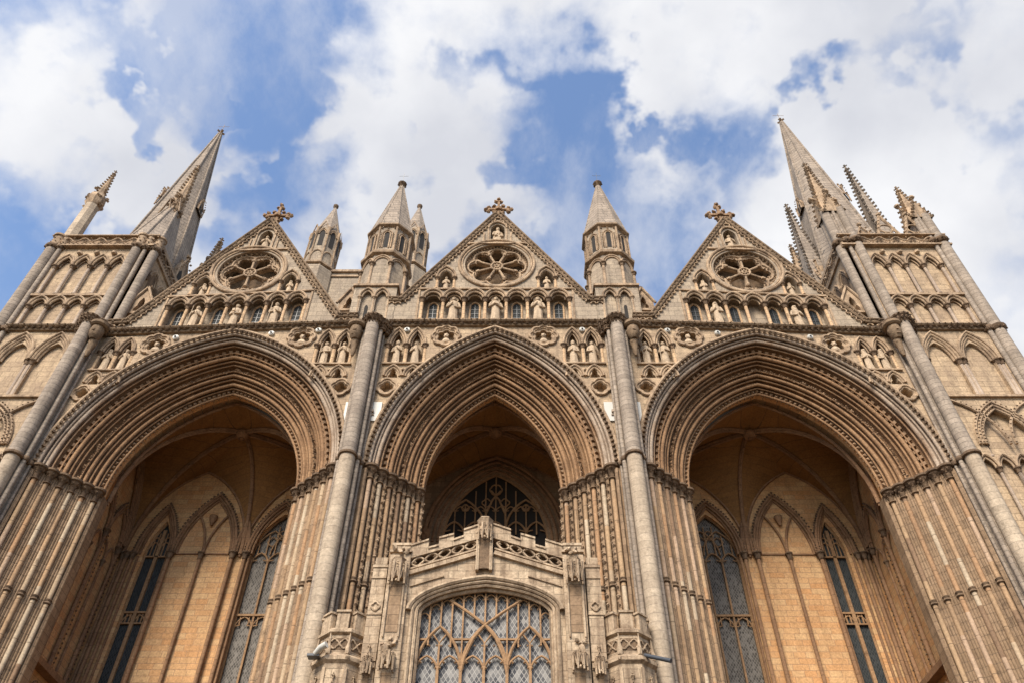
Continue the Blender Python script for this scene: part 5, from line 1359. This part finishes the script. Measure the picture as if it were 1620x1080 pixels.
# middle niche over the window
Cn = MB(); Cn.box(-.24, .11, PY - .12, PY + .2, 14.0, 14.93) ; Cn.lathe(-.07, PY - .12, [(.2, 14.55), (.26, 14.62), (.2, 14.8), (.22, 15.0), (.25, 15.05), (.2, 15.1)], 6)
canopy(Cn, -.07, PY - .15, 14.9, 14.42, .2); Cn.build('niche_canopy', 'porchtrim', po)
Cn = MB(); Cn.box(-.22, .08, PY - .135, PY - .125, 13.45, 14.4); Cn.build('niche_shade_panel', 'dark', po, smooth=False)  # flat dark panel paints the shade of the niche
Cn = MB(); Cn.box(-.31, -.22, PY - .16, PY, 13.4, 14.5); Cn.box(.08, .17, PY - .16, PY, 13.4, 14.5); Cn.build('niche_frame', 'porchtrim', po, smooth=False)
for s in (-1, 1):
    x = 2.50
    Q = MB(s); Q.box(2.2, 2.80, PY - .12, PY + .5, 0, 13.9); Q.box(2.24, 2.76, PY - .05, PY + .45, 13.9, 14.24); Q.box(2.18, 2.82, PY - .12, PY + .5, 14.0, 14.07); Q.box(2.22, 2.78, PY - .08, PY + .48, 14.24, 14.32)
    Q.box(2.85, 3.25, PY + .0, PY + .5, 0, 13.6); Q.box(2.88, 3.22, PY + .04, PY + .45, 13.6, 13.9); Q.box(2.83, 3.27, PY - .03, PY + .5, 13.55, 13.63)
    bu = Q.build('porch_buttress', 'porch', po, smooth=False)
    Q = MB(s); canopy(Q, x, PY - .20, 13.62, 12.98, .24)
    canopy(Q, x + .02, PY - .2, 10.9, 10.55, .2)
    for zc_ in (14.12, 11.35): 
        for i in range(6): Q.knob((x + rnd.uniform(-.2, .2), PY - .18, zc_ - .12 + rnd.uniform(-.08, .1)), .07, jit=.4)
    Q.knob((x + .1, PY - .25, 11.0), .14, .8, .8, 1.2, jit=.3)
    Q.tube([(x - .2, PY - .16, 12.9), (x - .2, PY - .16, 11.4)], .03, 6); Q.tube([(x + .22, PY - .16, 12.9), (x + .22, PY - .16, 11.4)], .03, 6)
    Q.tube([(3.05 - .17, PY - .05, 10.6), (3.05, PY - .08, 11.05), (3.05 + .17, PY - .05, 10.6)], .045, 6); crocket_finial(Q, 3.05, PY - .06, 11.15, .07)
    for z in (12.35,): Q.tube(to3(foil(3.05, z, .12, 4), PY - .02), .03, 5, closed=True)
    for z in (10.8, 12.1, 13.2): Q.box(2.84, 3.26, PY - .03, PY, z, z + .05)
    canopy(Q, 3.05, PY - .1, 10.75, 10.5, .12)
    Q.build('canopies', 'porchtrim', bu)
    Q = MB(s); Q.box(x - .15, x + .17, PY - .135, PY - .122, 11.55, 12.95); Q.box(x - .13, x + .15, PY - .135, PY - .122, 9.3, 10.45); Q.box(2.97, 3.13, PY - .01, PY - .002, 9.0, 10.5)
    Q.build('niche_recesses', 'jamb', bu, smooth=False)
    # octagonal battlemented corner turret
    tx_, ty_ = 3.86, PY + .55; k8 = 1 / math.cos(PI / 8)
    Q = MB(s); Q.lathe(tx_, ty_, [(.66 * k8, 0), (.66 * k8, 10.75)], 8, PI / 8); Q.lathe(tx_, ty_, [(.60 * k8, 10.8), (.60 * k8, 11.62)], 8, PI / 8)
    tu = Q.build('corner_turret', 'porch', po, smooth=False)
    Q = MB(s)
    for i in range(8):
        a = PI / 8 + i * PI / 4; cx_, cy_ = tx_ + .70 * math.cos(a), ty_ + .70 * math.sin(a)
        Q.lathe(cx_, cy_, [(.085, 0), (.085, 9.7), (.06, 9.8), (.06, 10.6)], 4, a + PI / 4)
        Q.lathe(cx_, cy_, [(.07, 10.95), (.08, 11.1), (.05, 11.2), (.01, 11.55)], 4, a)
        Q.knob((cx_, cy_, 11.56), .035, lo=True); Q.knob((cx_ + .05 * math.cos(a), cy_ + .05 * math.sin(a), 10.82), .07, jit=.4)
        Q.lathe(cx_, cy_, [(.07, 9.65), (.11, 9.7), (.11, 9.76), (.07, 9.8)], 4, a + PI / 4)
    Q.lathe(tx_, ty_, [(.66 * k8, 10.7), (.74 * k8, 10.78), (.74 * k8, 10.88), (.62 * k8, 10.98)], 8, PI / 8)
    Q.lathe(tx_, ty_, [(.60 * k8, 11.5), (.68 * k8, 11.56), (.68 * k8, 11.64), (.6 * k8, 11.7)], 8, PI / 8)
    for i in range(8):
        a = i * PI / 4; nx, ny = math.cos(a), math.sin(a); ux, uy = -ny, nx
        for q in (-.14, .14):
            Q.tube([(tx_ + nx * .62 + ux * (q + u), ty_ + ny * .62 + uy * (q + u), z) for u, z in foil(0, 11.25, .125, 4)], .024, 5, closed=True)
        P_ = [(tx_ + nx * (.62 + o) + ux * u, ty_ + ny * (.62 + o) + uy * u, z) for o in (-.12, .04) for u, z in ((-.17, 11.65), (.17, 11.65), (.17, 12.12), (-.17, 12.12))]
        Q.add(P_, [(0, 1, 2, 3), (7, 6, 5, 4), (0, 4, 5, 1), (1, 5, 6, 2), (2, 6, 7, 3), (3, 7, 4, 0)])
        P_ = [(tx_ + nx * (.62 + o) + ux * u, ty_ + ny * (.62 + o) + uy * u, z) for o in (-.15, .08) for u, z in ((-.20, 12.12), (.20, 12.12), (.20, 12.18), (-.20, 12.18))]
        Q.add(P_, [(0, 1, 2, 3), (7, 6, 5, 4), (0, 4, 5, 1), (1, 5, 6, 2), (2, 6, 7, 3), (3, 7, 4, 0)])
        if ny < .5:
            Q.tube([(tx_ + nx * .7 + ux * u, ty_ + ny * .7 + uy * u, z) for u, z in ((-.2, 9.6), (0, 10.25), (.2, 9.6))], .04, 5); crocket_finial(Q, tx_ + nx * .7, ty_ + ny * .7, 10.35, .07)
    Q.build('turret_carving', 'porchtrim', tu)
    Q = MB(s)
    for i in range(8):
        a = i * PI / 4; nx, ny = math.cos(a), math.sin(a); ux, uy = -ny, nx
        Q.add([(tx_ + nx * .604 + ux * u, ty_ + ny * .604 + uy * u, z) for u, z in ((-.22, 11.08), (.22, 11.08), (.22, 11.42), (-.22, 11.42))], [(0, 1, 2, 3)])
        P_ = [(u, z) for u, z in niche_loop(0, .14, 8.5, 9.55, .45, 4)]; Q.add([(tx_ + nx * .664 + ux * u, ty_ + ny * .664 + uy * u, z) for u, z in P_], [tuple(range(len(P_)))])
    Q.build('shade_panels', 'dark', tu, smooth=False)  # flat dark faces paint shade into the turret panels
# window: leaded quarry glass behind intersecting tracery
V = MB(); V.plate([win], PY + .36, PY + .37, side=False); pg = V.build('porch_window', 'glass', po, smooth=False, label='broad six-light window of diamond-leaded glass')
T = MB(); y = PY + .26; hw = 1.84; lw = hw / 3
T.tube(to3(win, PY + .22), .06, 6, cap=False)
ztop = lambda x: 12.22 + .74 * math.sqrt(max(0, 1 - (abs(x) / 1.86) ** 2.0)) - .02
for i in range(7):
    x = -hw + lw * i
    T.bar((x, y, 5.6), (x, y, 10.65 if i % 2 else 10.65), .075, .11)
for i in range(6):
    x = -hw + lw * (i + .5)
    T.tube(to3(arch2(x, lw / 2, 10.62, .45, 7), y), .033, 6)
    for q in (-1, 1):
        for dz, dx in ((.12, .26), (.27, .16)): T.knob((x + q * dx, y, 10.62 + dz), .045, lo=True)
for i in range(3):
    x = -hw + lw * (2 * i + 1)
    T.tube(to3(arch2(x, lw, 10.62, 1.27 if i != 1 else 1.32, 10), y - .01), .045, 7)
    T.bar((x, y, 10.65), (x, y, 11.45), .05, .07)
    T.tube([(x - .17, y, 11.65), (x, y, 11.42), (x + .17, y, 11.65)], .03, 6)
    for q in (-.16, .16):
        for e in (-1, 1): T.knob((x + q + e * .1, y, 11.35), .035, lo=True)
# two great crossing curves
for q in (-1, 1):
    T.tube([(q * x_, y - .02, z_) for x_, z_ in ((-lw * 1.0, 10.62), (-lw * .85, 11.05), (-lw * .5, 11.55), (0, 11.93), (.45, 12.28), (1.0, 12.66))], .045, 7)
xs = [-hw + .306 * i for i in range(1, 12)]
for i, x in enumerate(xs):
    zt_ = ztop(x)
    z0_ = {5: 11.93, 4: 12.17, 6: 12.17, 3: 10.9, 7: 10.9, 2: 11.3, 8: 11.3, 1: 11.9, 9: 11.9, 0: 11.35, 10: 11.35}[i]
    T.bar((x, y, z0_), (x, y, zt_), .045, .07)
for i in range(12):
    x = -hw + .153 + .306 * i
    zt_ = min(ztop(x - .12), ztop(x + .12)) - .16
    T.tube(to3(arch2(x, .14, zt_ - .1, .17, 5), y), .022, 5)
    for q in (-1, 1): T.knob((x + q * .09, y, zt_ - .08), .03, lo=True)
for xa, xb in ((-1.84, -1.55), (-.95, -.32), (.32, .95), (1.55, 1.84)): T.bar((xa, y, 11.52), (xb, y, 11.52), .05, .08)
T.build('tracery', 'mullion', pg)
# lead bars across the lower lights
T = MB(); T.bar((-1.84, PY + .35, 10.35), (1.84, PY + .35, 10.35), .015); T.bar((-1.84, PY + .35, 9.7), (1.84, PY + .35, 9.7), .015); T.build('saddle_bars', 'iron', pg, smooth=False)

# ================================================================== statues
def statue(name, label, s, x, y, z, h, kind=0, seated=False, group='carved statues in the niches', wide=1.0, halo=False):
    B = MB(1)
    n = 18; H = h / 1.62
    if seated: prof = [(0, .27, .24), (.15, .28, .24), (.45, .25, .25), (.62, .24, .26), (.68, .20, .18), (.9, .18, .14), (1.08, .19, .13), (1.17, .13, .11), (1.22, .065, .065), (1.27, .06, .06)]
    else: prof = [(0, .20, .16), (.04, .205, .165), (.3, .185, .145), (.6, .175, .135), (.82, .165, .125), (.98, .175, .12), (1.10, .18, .115), (1.18, .15, .10), (1.225, .07, .07), (1.27, .058, .06)]
    rs = random.Random(int(abs(x) * 977 + z * 131) + (5 if s < 0 else 0)); ph = rs.uniform(0, 6)
    P = []
    for zz_, rx_, ry_ in prof:
        fold = .12 * max(0, 1 - zz_ / 1.15)
        P.append([((.5 + .45 * wide) * rx_ * (1 + fold * math.sin(7 * a + ph + zz_ * 1.5)) * math.cos(a), ry_ * (1 + fold * math.sin(7 * a + ph)) * math.sin(a), zz_) for a in np.arange(n + 1) * 2 * PI / n])
    B.grid(np.array(P) * H)
    B.add([(p[0] * H, p[1] * H, 0) for p in P[0][:-1]], [tuple(range(n))])
    # head with brow, nose, beard, hair or veil
    hz = 1.36
    V, F = ICO
    B.lathe(0, 0, [(.05 * H, 1.25 * H), (.085 * H, 1.29 * H), (.098 * H, 1.36 * H), (.095 * H, 1.43 * H), (.06 * H, 1.475 * H), (.01 * H, 1.485 * H)], 12, sy=1.12)
    B.knob((0, -.115 * H, 1.365 * H), .024 * H, .8, 1, 1.5, jit=.02); B.knob((0, -.085 * H, 1.30 * H), .045 * H, 1, .8, 1.1, jit=.08)
    for q in (-1, 1): B.knob((q * .038 * H, -.098 * H, 1.405 * H), .02 * H, 1.3, .6, .5, jit=.02); B.knob((q * .098 * H, 0, 1.37 * H), .025 * H, .5, 1, 1.3, jit=.02)
    if kind == 1: B.lathe(0, 0, [(.10 * H, 1.40 * H), (.115 * H, 1.44 * H), (.09 * H, 1.54 * H), (.01 * H, 1.64 * H)], 10, sy=.75)         # mitre
    elif kind == 2: B.lathe(0, .015 * H, [(.15 * H, 1.15 * H), (.125 * H, 1.3 * H), (.12 * H, 1.42 * H), (.07 * H, 1.5 * H), (.01, 1.51 * H)], 12, sy=.9)  # veil, open at the face
    else:
        B.knob((0, .025 * H, 1.42 * H), .105 * H, 1, 1, .75, jit=.12)
    if kind == 2: B.knob((0, -.098 * H, 1.37 * H), .062 * H, 1, .8, 1.25, jit=.03)
    # arms: shoulder, elbow, hand before the chest
    for q in (-1, 1):
        up = rs.choice((.72, .85, .98)) if not seated else .8
        if q > 0 and kind == 0 and rs.random() < .5: hand = (q * .10, -.19, 1.12)
        else: hand = (q * .05, -.18, up)
        el = (q * .225 * wide, -.03, .80)
        B.tube([(q * .15 * H * wide, 0, 1.12 * H), (q * .2 * H * wide, -.01 * H, .98 * H), (el[0] * H, el[1] * H, el[2] * H), (q * .15 * H, -.12 * H, (el[2] + hand[2]) / 2 * H), (hand[0] * H, hand[1] * H, hand[2] * H)],
               [.062 * H, .065 * H, .06 * H, .055 * H, .035 * H], 8)
        B.knob((hand[0] * H, (hand[1] - .01) * H, hand[2] * H), .038 * H, jit=.05)
    if seated:
        for q in (-1, 1): B.knob((q * .13 * H, -.22 * H, .55 * H), .11 * H, 1, 1, 1.1, jit=.05)
    if kind == 3: B.box(-.07 * H, .07 * H, -.24 * H, -.19 * H, .86 * H, 1.02 * H)      # book
    if kind == 4: B.tube([(-.2 * H, -.16 * H, 0), (-.19 * H, -.17 * H, 1.35 * H)], .018 * H, 6)   # staff
    B.lathe(0, 0, [(.23 * H, -.09), (.24 * H, -.02), (.22 * H, .0)], 8, sy=.8)
    o = B.build(name, 'statue', None)
    o.location = (s * x, y, z); o.rotation_euler = (0, 0, rs.uniform(-.25, .25))
    if halo:
        R_ = MB(1); R_.lathe(0, 0, [(.20 * H, 0), (.20 * H, .05 * H)], 20); hb = R_.build('halo', 'statue', None); hb.parent = o; hb.location = (0, .09 * H, 1.38 * H); hb.rotation_euler = (PI / 2, 0, 0)
    tag(o, label, 'statue', group)
    return o
def row_statues():
    g0 = 'standing statues in the gable arcades'
    for k, (x, wd) in enumerate(((-1.774, 'left-hand'), (0, 'middle'), (1.774, 'right-hand'))):
        statue('statue', 'pale standing statue with round halo, %s one of three under the central wheel window' % wd, 1, x, .12, 25.76, 1.55, (0, 3, 0)[k], group=g0, wide=1.25, halo=True)
    for s, nm in ((1, 'right'), (-1, 'left')):
        a0, sp, zf = GB[s][0], GB[s][1], GB[s][2]
        # the bays hold statues at the 2nd, 4th and 6th place, counted from the middle of the front
        for i in (1, 3, 5):
            if s == 1 and i == 3: continue
            x = a0 + sp * (i + .5)
            pos = {1: 'nearest the centre of the front', 3: 'in the middle bay', 5: 'farthest from the centre of the front'}[i]
            statue('statue', 'pale standing statue in the %s gable arcade, %s' % (nm, pos), s, x, .12, 25.72 + zf(x), 1.42, (0, 4, 2, 3)[(i + (s > 0)) % 4], group=g0, wide=1.15)
        for x, z0, pos in zip(GB[s][4], GB[s][5], ('inner', 'outer')):
            statue('statue', 'small worn statue in the %s niche beside the %s gable wheel window' % (pos, nm), s, x, .16, z0 + .04, 1.0, 2, group='small statues beside the wheel windows')
        statue('statue', 'statue in the topmost niche of the %s gable' % nm, s, 10.72, .16, 30.47, 1.25, 0, group='statues at the gable tops', wide=1.15)
    for x, z0, pos in zip(GB[0][4], GB[0][5], ('left', 'right')):
        statue('statue', 'small worn statue in the niche %s of the central wheel window' % pos, 1, x, .16, z0 + .04, 1.02, 0, group='small statues beside the wheel windows')
    statue('statue', 'broad seated statue in the topmost niche of the central gable', 1, 0, .16, 30.92, 1.42, 1, seated=True, group='statues at the gable tops', wide=1.15)
    for bi, b in enumerate(BAYS):
        for pi, (a, c_, z0, zc_, zt) in enumerate(PRS[bi]):
            for k, x in enumerate((a, c_)):
                if bi == 0:
                    side = 'left' if pi == 0 else 'right'; near = ('outer' if (k == 0) == (pi == 0) else 'inner')
                    lb = 'pale robed statue, %s of the pair %s of the central arch' % (near, side)
                else:
                    side = 'left' if b['s'] < 0 else 'right'; wh = 'towards the central arch' if pi == 0 else 'towards the corner tower'
                    near = 'inner' if k == 0 else 'outer'
                    lb = 'pale robed statue, %s of the pair above the %s arch %s' % (near, side, wh)
                statue('statue', lb, b['s'], x, .10, z0 + .13, 1.28 if zt > 24.8 else 1.2, rnd.choice((0, 1, 2, 3, 4)) if bi else (1, 0, 1, 0)[pi * 2 + k], group='robed statues in the paired niches', wide=1.1)
row_statues()

# ================================================================== fittings on the wall
def fitting(x, z, label):
    B = MB(1); q = []
    for i in range(8):
        a = PI / 8 + i * PI / 4; q.append((.12 * math.cos(a), .12 * math.sin(a)))
    B.plate([q], -.09, 0); B.plate([[(a * .75, b_ * .75) for a, b_ in q]], -.115, -.09)
    o = B.build('wall_fitting', 'white', None, smooth=False); o.location = (x, -.01, z)
    K = MB(1); K.knob((0, -.13, -.01), .045, jit=.02); k_ = K.build('stud', 'iron', None); k_.parent = o
    tag(o, label, 'wall fitting', 'small white fittings under the cornice')
FT = [(-3.55, 25.0, 'small white fitting under the cornice above the statue pair left of the central arch'), (3.52, 25.0, 'small white fitting under the cornice above the statue pair right of the central arch'),
      (-7.13, 24.98, 'small white fitting beside the six-lobed bust, above the inner statue pair of the left arch'), (-9.0, 24.80, 'small white fitting close left of the peak of the left arch hood'[:0] + 'small white fitting on the wall just inward of the left arch peak'),
      (-12.79, 24.57, 'small white fitting on the wall outward of the left arch peak'), (6.95, 24.95, 'small white fitting beside the six-lobed bust, above the inner statue pair of the right arch'),
      (8.94, 24.80, 'small white fitting on the wall just inward of the right arch peak'), (12.59, 24.56, 'small white fitting on the wall outward of the right arch peak')]
for f_ in FT: fitting(*f_)
PN = [(-4.72, -4.08, 'left edge of the central arch'), (-5.42, -4.95, 'inner edge of the left arch'), (4.08, 4.72, 'right edge of the central arch'), (4.95, 5.42, 'inner edge of the right arch')]
for xa, xb, t_ in PN:
    B = MB(1); sgn = 1
    xm = (xa + xb) / 2; hw = (xb - xa) / 2
    if abs(xm) < 4.8: a_, b_ = (xa, xb)
    B.plate([[(-hw, -.45), (hw, -.45), (hw, .45), (-hw, .45)]], -.05, 0)
    o = B.build('wall_panel', 'white', None, smooth=False); o.location = (xm, -.012, 20.68)
    K = MB(1); K.box(-.07, .07, -.14, -.05, -.08, .02); K.box(-.09, .09, -.10, -.05, -.2, -.17); k_ = K.build('lamp_box', 'shaftgrey', None, smooth=False); k_.parent = o
    tag(o, 'white rectangular panel with a small box, against the ' + t_, 'wall panel', 'white panels between buttresses and arches')

fl = thing('floodlight', 'white tubular floodlight on a bracket on the left corner turret of the porch', 'floodlight', (-4.45, -1.6, 10.95))
B = MB(1); B.tube([(-4.42, -1.62, 10.9), (-4.28, -1.72, 11.02), (-4.12, -1.78, 11.08)], [.07, .085, .09], 12); B.build('lamp_tube', 'white', fl)
B = MB(1); B.box(-4.62, -4.3, -1.66, -1.4, 10.84, 10.90); B.build('bracket', 'black', fl, smooth=False)
ws = MB(1); ws.tube([(4.25, -1.45, 10.95), (4.75, -1.9, 10.62), (4.82, -1.95, 10.58)], [.055, .055, .06], 12)
o = ws.build('waterspout', 'black', None, origin=(4.25, -1.45, 10.95)); tag(o, 'dark round waterspout jutting from the right corner turret of the porch', 'waterspout')
